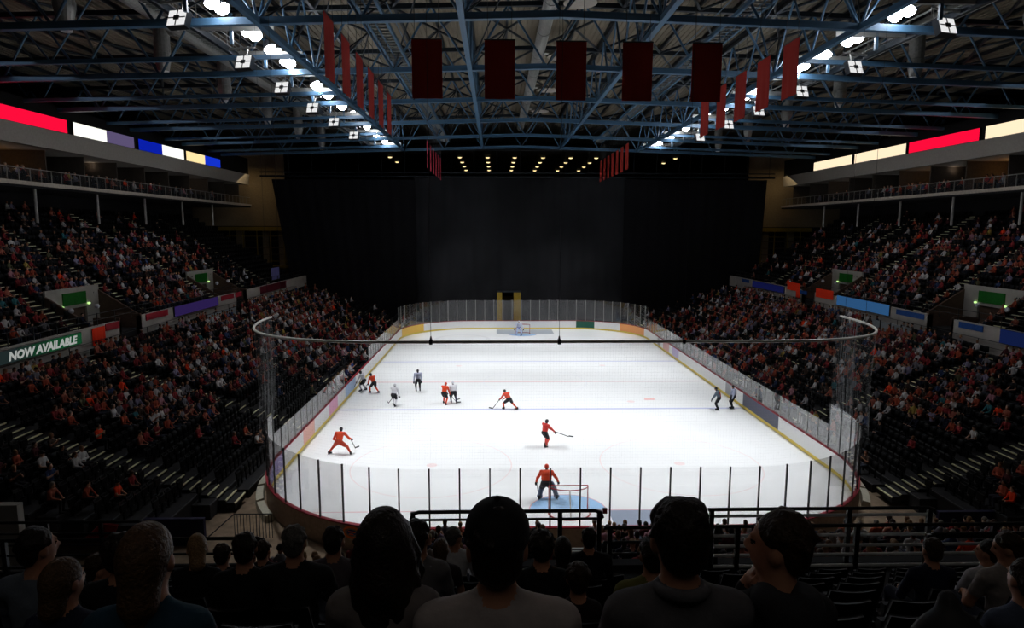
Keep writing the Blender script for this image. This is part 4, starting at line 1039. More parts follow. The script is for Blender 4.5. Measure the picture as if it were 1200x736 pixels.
# ------------------------------------------------------------------ the audience close to the camera
M_HAIRD = mat('dark_brown_hair', '1d130d', .5, vary=.35, scale=60, bump=.6); M_HAIRL = mat('light_brown_hair', '5a4128', .5, vary=.35, scale=60, bump=.6)
M_HAIRB = mat('brown_hair', '33210f', .5, vary=.35, scale=60, bump=.6); M_HAIRG = mat('grey_hair', '5d5955', .55, vary=.3, scale=60, bump=.5); M_HAIRY = mat('fair_hair', '8a6d48', .5, vary=.3, scale=60, bump=.5)
M_JEAN = mat('dark_jeans', '1a2033', .8, vary=.2, scale=30)
def cloth_mat(c): return mat('shirt_'+c, c, .85, vary=.1, scale=14, bump=.35)
def long_hair(H, R, L, s=1., wild=1., seed=0, wd=1.):
    rg = np.random.default_rng(seed); T = lambda v: H+R @ (np.array(v, float)*s)
    P = [ell(T((0, -.025, .03)), np.array((.084+.01*wd, .112, .115))*s, 0, .02, R), cap(T((0, -.05, .02)), T((0, -.085, -.12)), (.07+.018*wd)*s, (.067+.018*wd)*s, 0, .03)]
    for i in range(22):
        a = math.radians(-112+224*i/21); dx, dy = math.sin(a), -math.cos(a)
        p0 = np.array((dx*.07*(.6+.4*wd), dy*.085-.01, .05)); r0 = .022+.008*wd
        pts = [p0]
        for k in range(1, 6):
            f = k/5; wv = .008*wild*math.sin(f*9+i*2.3)+rg.normal(0, .004*wild)
            q = np.array((dx*(.088*(.5+.5*wd)+.022*f*wild*wd)*(.75+.25*wd)+wv*wd, dy*(.1+.012*f)-.012+wv*.5, .05-L*f*(1 if abs(a) > .0 else 1))); pts.append(q)
        for k in range(5): P.append(cap(T(pts[k]), T(pts[k+1]), (r0-.002*k)*s, (r0-.002*(k+1)-(.012 if k == 4 else 0))*s, 0, .008))
    return P
def short_hair(H, R, s=1., vol=1., seed=0, nape=.0):
    rg = np.random.default_rng(seed); T = lambda v: H+R @ (np.array(v, float)*s)
    P = [ell(T((0, -.022, .037)), np.array((.082*vol, .1*vol, .098*vol))*s, 0, .015, R), ell(T((0, -.062, -.02-nape)), np.array((.072, .052, .07))*s, 0, .02, R)]
    for i in range(40):
        a = rg.uniform(-2.2, 2.2); e = rg.uniform(.0, 1.4); d = np.array((math.sin(a)*math.cos(e)*.08, -math.cos(a)*math.cos(e)*.095-.02, .04+math.sin(e)*.093))*np.array((vol, vol, vol))
        P.append(cap(T(d*.97), T(d*1.03+np.array((rg.normal(0, .012), rg.normal(0, .012), -.02))), .017*s, .010*s, 0, .012))
    return P
FSEATS = []
def person(name, x, k, sc, label, top, hair, hm, legs=None, hh=.0125, group=None, dy=0., ymove=0., skin=None, **kw):
    yaw = kw.pop('byaw', 0.); hl = kw.pop('hl', .3); wild = kw.pop('wild', 1.); vol = kw.pop('vol', 1.); wd = kw.pop('wd', 0.)
    pr, H, R = seated(fine=True, **kw)
    y = NY(k)+dy; z = NZ(k)
    hk = kw.get('headk', 1.)
    sk = skin or M_SKIN
    me = skin_mesh('person', pr, hh, [cloth_mat(top), legs or M_JEAN, sk, M_SHOE, hm, M_EYE, M_LIP])
    o = obj('person', me, None, (x, y, z), yaw); o.scale = (sc, sc, sc)
    tag(o, label, 'person', group)
    if hair == 'long': obj('hair', skin_mesh('hair', long_hair(H, R, hl, hk, wild, len(label), wd), .011, [hm]), o)
    elif hair == 'short': obj('hair', skin_mesh('hair', short_hair(H, R, hk, vol, len(label)), .011, [hm]), o)
    elif hair == 'bun':
        P = short_hair(H, R, hk, 1.0, 3, .01); P.append(ell(H+R @ np.array((0, -.12, .03)), (.04, .04, .042), 0, .01)); P.append(cap(H+R @ np.array((0, -.12, 0)), H+R @ np.array((0, -.13, -.14)), .028, .015, 0, .01))
        obj('hair', skin_mesh('hair', P, .011, [hm]), o)
    FSEATS.append((x, k, sc, label)); o['_H'] = list(H)
    return o, H, R
# --- the row right before the camera
person('a', -4.57, 0, .94, 'woman with long light brown hair in a teal blue top, behind the child in navy', '1f4256', 'long', M_HAIRL, sw=.17, body=.95, lean=.08, hl=.33, wild=1.2)
person('a', -3.80, 0, .938, 'woman with long wavy dark brown hair, beside the man in the cap', '77706e', 'long', M_HAIRD, sw=.16, body=.9, lean=.1, hl=.47, wild=1.7, wd=1., dy=.1, long_sleeve=False)
o, H, R = person('a', -3.40, 0, 1.0, 'man in dark cap and pale grey tee, tallest head before the ice', 'b0a6a4', 'short', M_HAIRD, sw=.215, body=1.08, lean=.03, long_sleeve=False, dy=-.06, headk=1.12)
T_ = lambda v: H+R @ (np.array(v, float)*1.12)
capP = [ell(T_((0, -.012, .058)), np.array((.094, .112, .092))*1.12, 0, .01, R), cap(T_((-.05, .11, .05)), T_((.05, .11, .05)), .012, .012, 0, .03), cap(T_((-.035, .16, .038)), T_((.035, .16, .038)), .011, .011, 0, .05)]
cp = obj('cap', skin_mesh('cap', capP, .011, [mat('black_cap_cloth', '121214', .8, vary=.2, scale=30)]), o); cp['label'] = 'dark cloth cap'
obj('cap_button', MB().lathe([(.012, 0), (.01, .008), (.0, .012)], 8, tuple(T_((0, -.012, .151)))), cp, mats=MATS['black_cap_cloth'])
o, H, R = person('a', -2.79, 0, 1.0, 'dark haired man in grey collared shirt, next to the boy', '5c5a5e', 'short', M_HAIRD, sw=.195, body=1.02, lean=.04, headk=1.08, vol=1.04, dy=-.02)
obj('collar', MB().tube([(.075*math.sin(a), .01-.075*math.cos(a)-.01, 1.045+.012*math.cos(a)) for a in np.linspace(-2.4, 2.4, 13)], .022, 6), o, mats=cloth_mat('5c5a5e'), smooth=True)
o, H, R = person('a', -2.43, 0, .955, 'boy turning his head aside with hand at chin, in dark hoodie', '232326', 'short', M_HAIRB, sw=.15, body=.82, lean=.06, hyaw=.95, arms='chin', vol=1.0, dy=.02)
P = [cap((.07*math.sin(a), -.03-.075*math.cos(a), .99+.045), (.07*math.sin(a+.3), -.03-.075*math.cos(a+.3), 1.035), .045, .045, 0, .03) for a in np.linspace(-2, 1.7, 11)]+[ell((0, -.115, .98), (.1, .055, .09), 0, .04)]
obj('hood', skin_mesh('hood', P, .012, [cloth_mat('2a2a2e')]), o)
person('a', -5.40, 1, .84, 'child with light brown hair in navy top at the lower left edge', '20243c', 'long', M_HAIRL, sw=.15, body=.85, hl=.2, hyaw=-.3)
person('a', -6.10, 2, .97, 'dark haired man in grey blue shirt at the left edge of the crowd', '66707c', 'short', M_HAIRD, sw=.2, hyaw=-.5)
person('b', -5.62, 2, .93, 'dark haired person in black top between the man in grey blue and the child', '19191c', 'short', M_HAIRD, hh=.014, sw=.19, vol=1.15)
person('b', -6.26, 3, .83, 'child with pale top and side-turned face beyond the left railing heads', '8d8a90', 'short', M_HAIRB, hh=.014, sw=.14, body=.8, hyaw=-1.0)
person('b', -5.95, 4, .935, 'fair haired person bowing the head, in black', '17171a', 'long', M_HAIRY, hh=.014, sw=.17, hpitch=-.35, hl=.12, hyaw=.4)
person('b', -6.09, 5, .88, 'small dark head just right of the bowed fair head', '222226', 'short', M_HAIRB, hh=.014, sw=.17)
person('b', -5.22, 3, .945, 'short haired man in black, left of the grey haired man', '131315', 'short', M_HAIRD, hh=.014, sw=.19, hyaw=.2)
person('b', -6.00, 6, .9, 'person in dark top low between two men by the picket railing', '1b1b20', 'short', M_HAIRB, hh=.014)
person('b', -4.86, 3, .985, 'grey haired man in broad dark jacket near the board emblem', '1e1e20', 'short', M_HAIRG, hh=.014, sw=.22, body=1.12)
person('b', -4.79, 4, .988, 'dark haired man in mauve grey tee, beside the grey haired man', '5a5258', 'short', M_HAIRD, hh=.014, sw=.185)
person('b', -3.97, 3, 1.01, 'woman with tied back dark hair in grey shirt, left of the cap', '6c6a6c', 'bun', M_HAIRD, hh=.014, sw=.17, hyaw=-.3)
person('b', -3.95, 5, .9, 'light brown haired person with bare arm just left of the cap', '3a3034', 'long', M_HAIRL, hh=.014, sw=.16, hl=.15, long_sleeve=False)
person('b', -3.92, 7, 1.01, 'grey haired person in white and black jersey left of the cap', 'cfcfd2', 'short', M_HAIRG, hh=.014, sw=.19, hyaw=-.8)
person('b', -3.07, 3, .935, 'dark bushy haired person in black right of the cap', '141417', 'short', M_HAIRD, hh=.014, sw=.17, vol=1.15)
person('b', -2.83, 4, .9, 'small dark haired person right of the bushy head', '1a1a1e', 'long', M_HAIRD, hh=.014, sw=.16, hl=.15)
person('b', -2.36, 6, .98, 'broad man in black below the middle railing', '111113', 'short', M_HAIRD, hh=.014, sw=.21, body=1.1)
person('b', -2.91, 2, .78, 'brown haired child low between the cap man and the collared man', '241d20', 'short', M_HAIRB, hh=.014, sw=.13, body=.8, vol=1.08)
person('b', -2.46, 2, .90, 'person in olive top hidden behind the collared man', '6c6a34', 'short', M_HAIRD, hh=.014, sw=.2)
person('b', .42, 4, .87, 'person in dark blue behind the bright steel railing', '1a2036', 'short', M_HAIRB, hh=.014, sw=.19)
person('b', .41, 3, .9, 'person with bent head and pale grey tee at the right edge', '8d8582', 'short', M_HAIRB, hh=.014, sw=.19, hyaw=.9, hpitch=-.3, long_sleeve=False)
person('b', .92, 4, .85, 'person in white shirt beyond the man with bent head', 'b9b8bd', 'short', M_HAIRD, hh=.014, sw=.18, hyaw=.7)
person('b', -.86, 1, .8, 'person in slate blue sleeve at the lower right corner', '4b5468', 'short', M_HAIRB, hh=.014, sw=.18, long_sleeve=False)
for nm, n_ in (('person', 27),): pass
BX, BZ, CX, CZ = -1.83, 11.3, -1.4, 11.3
for bx, lab in ((BX, 'black folded down seat under the grey backpack'), (CX+.06, 'black folded down seat under the tan shoulder bag')): near_seat(bx, -52.9, 10.9, lab, False).scale = (.8, 1, 1)
# backpack standing on a seat at the lower right
bpk = skin_mesh('backpack', [ell((0, 0, .2), (.15, .1, .2), 0, .05), ell((0, -.06, .13), (.11, .07, .12), 0, .02), cap((0, .02, .36), (0, .02, .41), .03, .03, 0, .02)], .014, [mat('grey_bag_cloth', '2b2b2e', .7, vary=.15, scale=20)])
o = tag(obj('backpack', bpk, None, (BX, -52.87, BZ)), 'dark grey rounded backpack with pale zip standing on a seat', 'bag'); o.scale = (1.1, 1.1, 1.32)
obj('zip', MB().tube([(.13*math.cos(a), -.085-.02*math.sin(a), .22+.17*math.sin(a)) for a in np.linspace(.1, 3.04, 15)], .006, 5), o, mats=M_GALV)
obj('strap', MB().tube([(.06, .09, .36), (.07, .16, .25), (.07, .14, .06)], .014, 5), o, mats=M_RAIL)
bg2 = skin_mesh('bag', [ell((0, 0, .12), (.13, .09, .12), 0, .04), ell((0, 0, .05), (.12, .085, .06), 0, .03)], .014, [mat('tan_bag_cloth', '4a3c30', .7, vary=.15, scale=20)])
o = tag(obj('shoulder_bag', bg2, None, (CX, -52.86, CZ)), 'tan shoulder bag beside the backpack', 'bag'); o.scale = (1.1, 1.1, 1.25)
obj('strap', MB().tube([(.11*math.cos(a), 0, .18+.16*math.sin(a)) for a in np.linspace(0, PI, 12)], .01, 5), o, mats=M_SHOE)

# seats of the upper block of the near stand
NUMW = 'zero one two three four five six seven eight nine ten eleven twelve thirteen fourteen fifteen sixteen seventeen eighteen nineteen twenty'.split()
ORDW = ORD+['thirteenth', 'fourteenth', 'fifteenth', 'sixteenth', 'seventeenth', 'eighteenth', 'nineteenth', 'twentieth']
def ordw(n): return ORDW[n-1] if n <= 20 else 'twenty-'+ORDW[n-21]
n_near = 0
for k in range(-3, 9):
    for (x, kk, sc, yw) in FSEATS:
        if kk == k:
            near_seat(x, NY(k), NZ(k), 'black seat taken by the '+' '.join(yw.replace(',', '').split()[:9]), False).scale = (.85, 1, 1); n_near += 1
    if k < 0: continue
    x = -9.6; j = 0
    while x < 6.5:
        if not any(kk == k and abs(xx-x) < .5 for xx, kk, _, _ in FSEATS) and not (k > 3 and abs(x+1.0) < .5) and not (k == 0 and (abs(x-BX) < .45 or abs(x-CX) < .5)):
            depth = (NY(k)+54.9)
            if abs(x+3.0) < depth*.85+.3:
                j += 1
                near_seat(x, NY(k), NZ(k), 'empty black folding seat, near stand, %s row from the camera, %s seat along' % (ordw(k+4), ordw(j)), True); n_near += 1
        x += .54

# ------------------------------------------------------------------ the audience of the stands
def dens(sec, i, x, y):
    side = 'l' if sec.startswith('left') else 'r'
    clump = .5+.5*math.sin(y*.61+i*.35+(1.3 if side == 'l' else 4.1))*math.sin(y*.23-i*.5+2)
    if 'lower' in sec:
        d = .78
        if y > 14: d *= max(.12, 1-(y-14)/14*(1.0 if side == 'l' else .7)) if i < 9 else max(.3, 1-(y-20)/20)
        if y < -6 and i < 6: d *= .18 if side == 'l' else .6
        if y < -22: d *= .35 if side == 'l' else .5
        if i == 0: d *= .5
        return d*(.65+.5*clump)
    d = .72
    if y > 12: d *= max(.0, 1-(y-12)/13) if side == 'l' else max(.22, 1-(y-12)/22)
    if i > 9: d *= max(.15, 1-(i-9)/7)
    if -17.5 < y < -11.6: d *= .75
    if y < -22: d *= .6
    return d*(.6+.6*clump)
lower_near = []
for k in range(14):
    x = XL(k)+.4; j = 0; sec = 0
    while x < 14.2:
        if abs(x-(-1.0)) < .75 or abs(x-7.4) < .75: x += 1.5; sec += 1; j = 0; continue
        j += 1; lower_near.append((x, LY(k), LZ(k), 0., 'near lower', k, sec, j)); x += .54
taken = []; empty = []
for s_ in seats:
    if rng.random() < dens(s_[4], s_[5], s_[0], s_[1]): taken.append(s_)
    else: empty.append(s_)
for s_ in lower_near:
    (taken if rng.random() < .62 else empty).append(s_)
# distance along the view and whether a place is in frame, to choose who is built singly
cf = Vector((math.sin(.0254), math.cos(.0254), 0))
def viewd(s_):
    d = Vector((s_[0]-CAM[0], s_[1]-CAM[1], s_[2]+.9-CAM[2])); Rm = cam.rotation_quaternion.to_matrix().transposed(); v = Rm @ d
    if v.z > -1: return 999
    px = v.x/-v.z*755.8; py = -v.y/-v.z*755.8
    if abs(px) > 605 or abs(py) > 375: return 999
    if s_[4] == 'near lower':
        xx = px+600
        if py > 300 or not (835 < xx < 1080 or 500 < xx < 530 or 615 < xx < 760): return 900
    return -v.z
taken.sort(key=viewd); empty.sort(key=viewd)
SECN = {'left lower': 'lower left stand', 'right lower': 'lower right stand', 'left upper': 'upper left stand', 'right upper': 'upper right stand', 'near lower': 'low near block'}
AIS = ['before first aisle', 'past first aisle', 'past second aisle', 'past third aisle', 'past fourth aisle', 'past fifth aisle', 'past sixth aisle', 'past seventh aisle']
variants = []
for i, (kw, hair) in enumerate((({'arms': 'lap'}, 'short'), ({'arms': 'cross', 'lean': -.03}, 'short'), ({'arms': 'knees', 'lean': .28}, 'long'), ({'arms': 'lap', 'sw': .165, 'body': .92, 'hyaw': .3}, 'long'), ({'arms': 'clap', 'lean': .05, 'long_sleeve': False}, 'short'), ({'arms': 'lap', 'long_sleeve': False, 'hyaw': -.4}, 'cap'))):
    pr, H, R = seated(hair=hair, **kw)
    variants.append(skin_mesh('person', pr, .034, [M_TOPC, M_LEGR, M_SKINR, M_SHOE, M_HAIRR, M_EYE, M_LIP]))
VLAB = ['hands in lap', 'arms crossed', 'leaning forward', 'long hair', 'hands together', 'wearing a cap']
NSPEC = 238
single, rest = taken[:NSPEC], taken[NSPEC:]
for s_ in single:
    c = rng.choice(len(PAL), p=PW); v = int(rng.integers(len(variants)))
    o = bpy.data.objects.new('person', variants[v]); COL.objects.link(o)
    k = .9+.12*rng.random(); o.location = s_[:3]; o.rotation_euler = (0, 0, s_[3]+rng.normal(0, .12)); o.scale = (k, k, k)
    o.color = lin(PAL[c][1])
    tag(o, '%s top, %s, %s, row %s, seat %s %s' % (PAL[c][0], VLAB[v], SECN[s_[4]], NUMW[s_[5]+1], NUMW[s_[7]] if s_[7] < 21 else s_[7], AIS[s_[6]]), 'person', 'seated spectators of the stands')
NSEAT = max(40, 296-n_near)
for s_ in empty[:NSEAT]:
    o = bpy.data.objects.new('stadium_seat', me_seat); COL.objects.link(o); o.location = s_[:3]; o.rotation_euler = (0, 0, s_[3])
    tag(o, 'empty black folding seat, %s, row %s, seat %s %s' % (SECN[s_[4]], NUMW[s_[5]+1], NUMW[s_[7]] if s_[7] < 21 else s_[7], AIS[s_[6]]), 'seat', 'empty black seats of the stands')
def merged(name, template, tf, places, label, cat, m, colours=None):
    """one mesh of many copies of a template; colours gives each copy's colour per kind of face"""
    tv = np.array(template.v); tfc = template.f; n = len(places)
    P = np.array([p[:4] for p in places], float); c, s_ = np.cos(P[:, 3]), np.sin(P[:, 3])
    k = np.array([p[4] for p in places], float)[:, None]
    X = (tv[None, :, 0]*c[:, None]-tv[None, :, 1]*s_[:, None])*k+P[:, 0:1]; Y = (tv[None, :, 0]*s_[:, None]+tv[None, :, 1]*c[:, None])*k+P[:, 1:2]; Z = tv[None, :, 2]*k+P[:, 2:3]
    V = np.stack([X, Y, Z], 2).reshape(-1, 3)
    ls = np.array([len(f) for f in tfc]); flat_ = np.concatenate([np.array(f) for f in tfc])
    loops = (flat_[None]+np.arange(n)[:, None]*len(tv)).ravel()
    tot = np.tile(ls, n); st = np.concatenate([[0], np.cumsum(tot)[:-1]])
    me = bpy.data.meshes.new(name); me.vertices.add(len(V)); me.vertices.foreach_set('co', V.ravel().astype(np.float32))
    me.loops.add(len(loops)); me.loops.foreach_set('vertex_index', loops.astype(np.int32))
    me.polygons.add(len(tot)); me.polygons.foreach_set('loop_start', st.astype(np.int32)); me.polygons.foreach_set('loop_total', tot.astype(np.int32))
    me.update(calc_edges=True); me.validate()
    if colours is not None:
        at = me.attributes.new('tint', 'FLOAT_COLOR', 'FACE')
        cc = colours[:, np.array(template.m)].reshape(-1, 4); at.data.foreach_set('color', cc.ravel().astype(np.float32))
    me.materials.append(m)
    return tag(obj(name, me), label, cat, kind='stuff')
# low seated figure for the far crowd
fig = MB()
def loft(rings, n, mi, c=(0, 0)):
    vs = []; fs = []
    for z, rx, ry, cy in rings: vs += [(rx*math.cos(2*PI*i/n), cy+ry*math.sin(2*PI*i/n), z) for i in range(n)]
    for r in range(len(rings)-1): fs += [(r*n+i, r*n+(i+1) % n, (r+1)*n+(i+1) % n, (r+1)*n+i) for i in range(n)]
    fs += [tuple(range(n-1, -1, -1)), tuple(range((len(rings)-1)*n, len(rings)*n))]
    fig.add(vs, fs, mi)
loft([(.42, .17, .14, 0), (.7, .15, .115, .0), (.92, .19, .115, .02), (1.02, .12, .08, .02), (1.08, .055, .05, .02)], 7, 0)
loft([(1.06, .05, .05, .03), (1.12, .06, .065, .05), (1.2, .076, .085, .045), (1.24, .076, .085, .04)], 7, 2)
loft([(1.19, .082, .094, .025), (1.26, .08, .09, .025), (1.31, .05, .06, .025)], 7, 3)
for q in (-1, 1):
    fig.bar((q*.2, .02, .95), (q*.25, .1, .7), .1, .1, 0, 5); fig.bar((q*.25, .1, .7), (q*.1, .32, .6), .085, .085, 0, 5); fig.bar((q*.1, .32, .6), (q*.06, .38, .57), .07, .07, 2, 4)
    fig.bar((q*.09, 0, .5), (q*.11, .46, .5), .15, .14, 1, 5); fig.bar((q*.11, .44, .54), (q*.11, .42, .06), .11, .11, 1, 5); fig.box(q*.11-.045, .36, 0, q*.11+.045, .6, .09, 1)
topc = np.array([lin(p[1]) for p in PAL]); legc = np.array([lin(c) for c in ('17191f', '20263a', '2b2b2e', '1b2230', '3a3f4c')]); skc = np.array([lin(c) for c in ('b98468', 'c99a80', 'a8745a', 'd3a58c', '8a5a44')]); hac = np.array([lin(c) for c in ('1c130e', '2d1d14', '4a3020', '15110f', '6b4a2e', '8a6a48', '857c74')])
# balcony guests and their seats
bal = []; balseat = []
for sx in (-1, 1):
    for r_ in (0, 1):
        y = -30.
        while y < 33:
            y += .62
            if abs((y+2.5) % 5-2.5) < .3: continue
            balseat.append((sx*(40.2+r_*.9), y, 16.62+.2*r_, PI/2*sx, 1.0))
            if rng.random() < (.42 if y < 20 else .2): bal.append((sx*(40.2+r_*.9), y, 16.62+.2*r_, PI/2*sx, 1.05))
pl = [(s_[0], s_[1], s_[2], s_[3]+rng.normal(0, .15), .88+.14*rng.random()) for s_ in rest]+bal
n = len(pl); cc = np.zeros((n, 4, 4)); cc[:, 0] = topc[rng.choice(len(PAL), n, p=PW)]; cc[:, 1] = legc[rng.integers(len(legc), size=n)]; cc[:, 2] = skc[rng.integers(len(skc), size=n)]; cc[:, 3] = hac[rng.integers(len(hac), size=n)]
cc[:, :3, :3] *= rng.uniform(.75, 1.15, (n, 1, 1))
merged('spectator_crowd', fig, None, pl, 'crowd of small seated spectators in mixed orange, red, white and dark clothes filling the stands', 'crowd', mat('crowd_clothes', 'ffffff', .8, kind='attr', vary=.1, scale=8), np.clip(cc, 0, 1))
st_t = MB().box(-.21, -.25, .44, .21, -.2, .84).box(-.2, -.19, .45, .2, -.13, .8).box(-.03, -.22, 0, .03, -.16, .44)
st_d = MB().box(-.21, -.28, .44, .21, -.23, .84).box(-.2, -.22, .36, .2, .2, .4).box(-.03, -.25, 0, .03, -.18, .4)
merged('seat_rows', st_t, None, [(s_[0], s_[1], s_[2], s_[3], 1.) for s_ in empty[NSEAT:]], 'rows of small empty black folding seats in the stands', 'seats', M_SEAT)
merged('seat_rows', st_d, None, [(s_[0], s_[1], s_[2], s_[3], 1.) for s_ in taken]+balseat, 'rows of black seats folded down under the crowd in the stands', 'seats', M_SEAT)
print('PEOPLE', len(taken), 'rest', len(rest), 'near seats', n_near, 'empty', len(empty))

# ------------------------------------------------------------------ players and officials on the ice
M_SKATE = mat('black_skate_boot', '111113', .4); M_BLADE = mat('skate_blade', 'b9bcc2', .25, metal=.9); M_GLOVE = mat('black_glove', '19191c', .6)
def skater(label, x, y, rz, jersey, pants, socks, helmet, hh=.9, lean=.45, fl=(-.2, .12), fr=(.2, -.12), hands=((-.12, .5, .8), (.22, .42, .72)), tw=0., sc=1., goalie=False, stripes=None, bulk=1.12, look=0.):
    mts = [mat('jersey_'+jersey, jersey, .8, vary=.06, scale=8, bump=.2), mat('hockey_pants_'+pants, pants, .8), M_SKIN, mat('socks_'+socks, socks, .8), mat('neck_guard', '2a2a2e', .7), M_EYE, M_LIP, M_GLOVE]
    P = []; Hc = np.array((0, -.06, hh)); R0 = rotm(tw, 0); u = R0 @ np.array((0, math.sin(lean), math.cos(lean))); xr = R0 @ np.array((1., 0, 0)); N = Hc+u*.56
    P += [ell(Hc, (.19*bulk, .15*bulk, .15), LEG, .04), ell(Hc+u*.2, (.18*bulk, .14*bulk, .2), TOP, .05, rotm(tw, -lean)), ell(Hc+u*.38, (.2*bulk, .145*bulk, .19), TOP, .05, rotm(tw, -lean))]
    sh = [N-u*.08+xr*q*.23 for q in (-1, 1)]
    P += [cap(sh[0], sh[1], .085, .085, TOP, .05)]
    fwd = R0 @ np.array((0, 1., 0)); H = N+u*.12+fwd*.05; R = rotm(tw+look, -lean*.35)
    P += [cap(N-u*.02, H+np.array((0, 0, -.05)), .065, .06, HAIR, .02)]+head_prims(H, R, True)
    for i, q in enumerate((-1, 1)):
        wr = np.array(hands[i], float); s_ = sh[i]; m_ = (s_+wr)/2; L = np.linalg.norm(wr-s_); off = math.sqrt(max(0, .31**2-(L/2)**2)) if L < .62 else .02
        el = m_+xr*q*off*.7+np.array((0, -off*.2, -off*.7))
        P += [cap(s_, el, .078, .066, TOP, .03), cap(el, wr, .064, .05, TOP, .02)]
        dd = wr-el; P += hand_prims(wr, dd, q, .9, 1.55, GLOVE)
        ank = np.array(((fl, fr)[i][0], (fl, fr)[i][1], .14)); hip = Hc+xr*q*.1+np.array((0, 0, -.04)); mid = (hip+ank)/2; L = np.linalg.norm(ank-hip); off = math.sqrt(max(0, .43**2-(L/2)**2)) if L < .86 else .03
        kn = mid+fwd*off+xr*q*.03
        P += [cap(hip, hip*.35+kn*.65, .12*bulk, .098*bulk, LEG, .04), cap(hip*.4+kn*.6, kn, .09, .075, SHOE, .03), cap(kn, ank, .078, .05, SHOE, .02)]
    o = tag(obj('person', skin_mesh('person', P, .018, mts), None, (x, y, 0), rz), label, 'person'); o.scale = (sc, sc, sc)
    hp = [ell(H+R @ np.array((0, -.012, .035)), (.095, .118, .105), 0, .01, R), ell(H+R @ np.array((0, -.03, 0)), (.092, .09, .085), 0, .02, R)]
    hl = obj('helmet', skin_mesh('helmet', hp, .016, [mat('helmet_'+helmet, helmet, .3, spec=.5)]), o)
    vz = MB(); vs = []
    for j in range(2):
        for i in range(9):
            a = math.radians(-70+140*i/8); vs.append(tuple(H+R @ np.array((.1*math.sin(a), .115*math.cos(a)+.015, .045-j*.07))))
    vz.add(vs, [(i, i+1, i+10, i+9) for i in range(8)]); obj('visor', vz, hl, mats=M_GLASS)
    for i in range(2):
        ax, ay = (fl, fr)[i]; yawf = 0 if abs(ax) < .3 else (-.5 if ax > 0 else .5)
        b = skin_mesh('skate', [cap((0, -.05, .1), (0, .16, .075), .05, .04, 0, .03), cap((0, -.04, .17), (0, -.04, .1), .055, .05, 0, .03)], .018, [M_SKATE])
        k = obj('skate', b, o, (ax, ay, 0), -yawf); obj('blade', MB().box(-.008, -.13, .002, .008, .2, .04).box(-.015, -.06, .03, .015, -.03, .07).box(-.015, .1, .03, .015, .13, .07), k, mats=M_BLADE)
    if stripes:
        for j in range(5):
            a = -.14+.07*j; pts_ = [tuple(Hc+u*(.1+.1*i)+xr*a*1.1+(R0 @ np.array((0, -.172*bulk+.25*a*a*3+.008*abs(i-2), 0)))) for i in range(5)]
            obj('jersey_stripe', MB().tube(pts_, .016, 5), o, mats=mat('stripe_'+stripes, stripes, .8))
    return o, hands, H
def stick(x, y, rz, sc, hand, blade, label, goalie=False):
    """shaft through the hands down to a blade flat on the ice"""
    c, s_ = math.cos(rz), math.sin(rz); W = lambda p: Vector((x+(p[0]*c-p[1]*s_)*sc, y+(p[0]*s_+p[1]*c)*sc, p[2]*sc))
    h0 = Vector(hand); b = Vector(blade); top = h0+(h0-b).normalized()*.12
    t = thing('hockey_stick', label, 'hockey stick', W(b)); o_ = Vector(t.location)
    obj('shaft', MB().bar(W(top)-o_, W(b)-o_, .028, .036), t, mats=mat('stick_shaft', '2c2a2a', .5))
    d = W((b.x+(b.x-h0.x)*.4+.12, b.y+.18, b.z))-o_; d.z = 0; d = d.normalized()*.3
    obj('blade', MB().bar(Vector((0, 0, .045)), d+Vector((0, 0, .045)), .02, .07), t, mats=mat('stick_blade', '1b1b1d', .6))
OR, WH, BK, DK = 'd5431f', 'e9e9ef', '17171b', '1d1d22'
def sk(label, x, y, rz, *a, st=None, **kw):
    o, hs, H = skater(label, x, y, rz, *a, **kw)
    if st: stick(x, y, rz, kw.get('sc', 1.), hs[st[0]], st[1], 'dark hockey stick held by the '+st[2])
sk('official in pale blue striped shirt and black trousers, standing upright mid ice', -9.75, -3.33, .25, 'b9bfd6', BK, BK, DK, hh=.97, lean=.05, fl=(-.15, 0), fr=(.15, 0), hands=((-.3, .1, .85), (.3, .1, .85)), bulk=1., sc=1.04, stripes='3a3a44')
sk('player in white jersey and black pants, left of the upright official', -11.02, -7.67, -.3, WH, BK, WH, 'd8d8de', lean=.3, st=(0, (-.75, .55, .02), 'white player beside the official'), fl=(-.14, .15), fr=(.16, -.2))
sk('player in orange jersey skating along the bench boards', -13.26, -3.82, .9, OR, BK, OR, DK, lean=.5, fl=(-.16, .25), fr=(.24, -.3), st=(0, (-.5, .9, .02), 'orange player along the bench boards'))
sk('player in white jersey pressed against the bench boards', -14.25, -2.96, 1.3, 'c9cbd6', DK, '9a9aa6', DK, lean=.4, st=(0, (-.2, .9, .02), 'white player against the bench boards'))
sk('player in orange jersey skating close beside a white player', -7.29, -7.26, -.5, OR, DK, OR, 'c8361c', lean=.35, fl=(-.2, .2), fr=(.24, -.2), st=(1, (.6, .8, .02), 'orange player close beside a white player'))
sk('player in white jersey just behind the orange player mid ice', -6.62, -7.0, .3, WH, DK, '3a3a55', 'e2e2ea', lean=.3, fl=(-.15, .15), fr=(.2, -.15), st=(1, (.5, .8, .02), 'white player behind the orange one'))
sk('player in orange jersey striding low over the blue line', -2.47, -8.75, .7, 'd94f3a', DK, OR, DK, hh=.8, lean=.75, fl=(-.25, .25), fr=(.42, -.45), hands=((-.35, .55, .75), (.1, .6, .7)), st=(0, (-.8, .9, .02), 'orange player striding over the blue line'))
sk('lone player in red orange jersey with stick held out, mid ice', -.4, -17.07, -.9, 'cf3a34', DK, 'd65048', DK, hh=.93, lean=.2, fl=(-.14, .15), fr=(.14, -.1), hands=((.05, .5, 1.0), (.25, .5, .95)), st=(1, (1.1, .9, .75), 'lone player mid ice'))
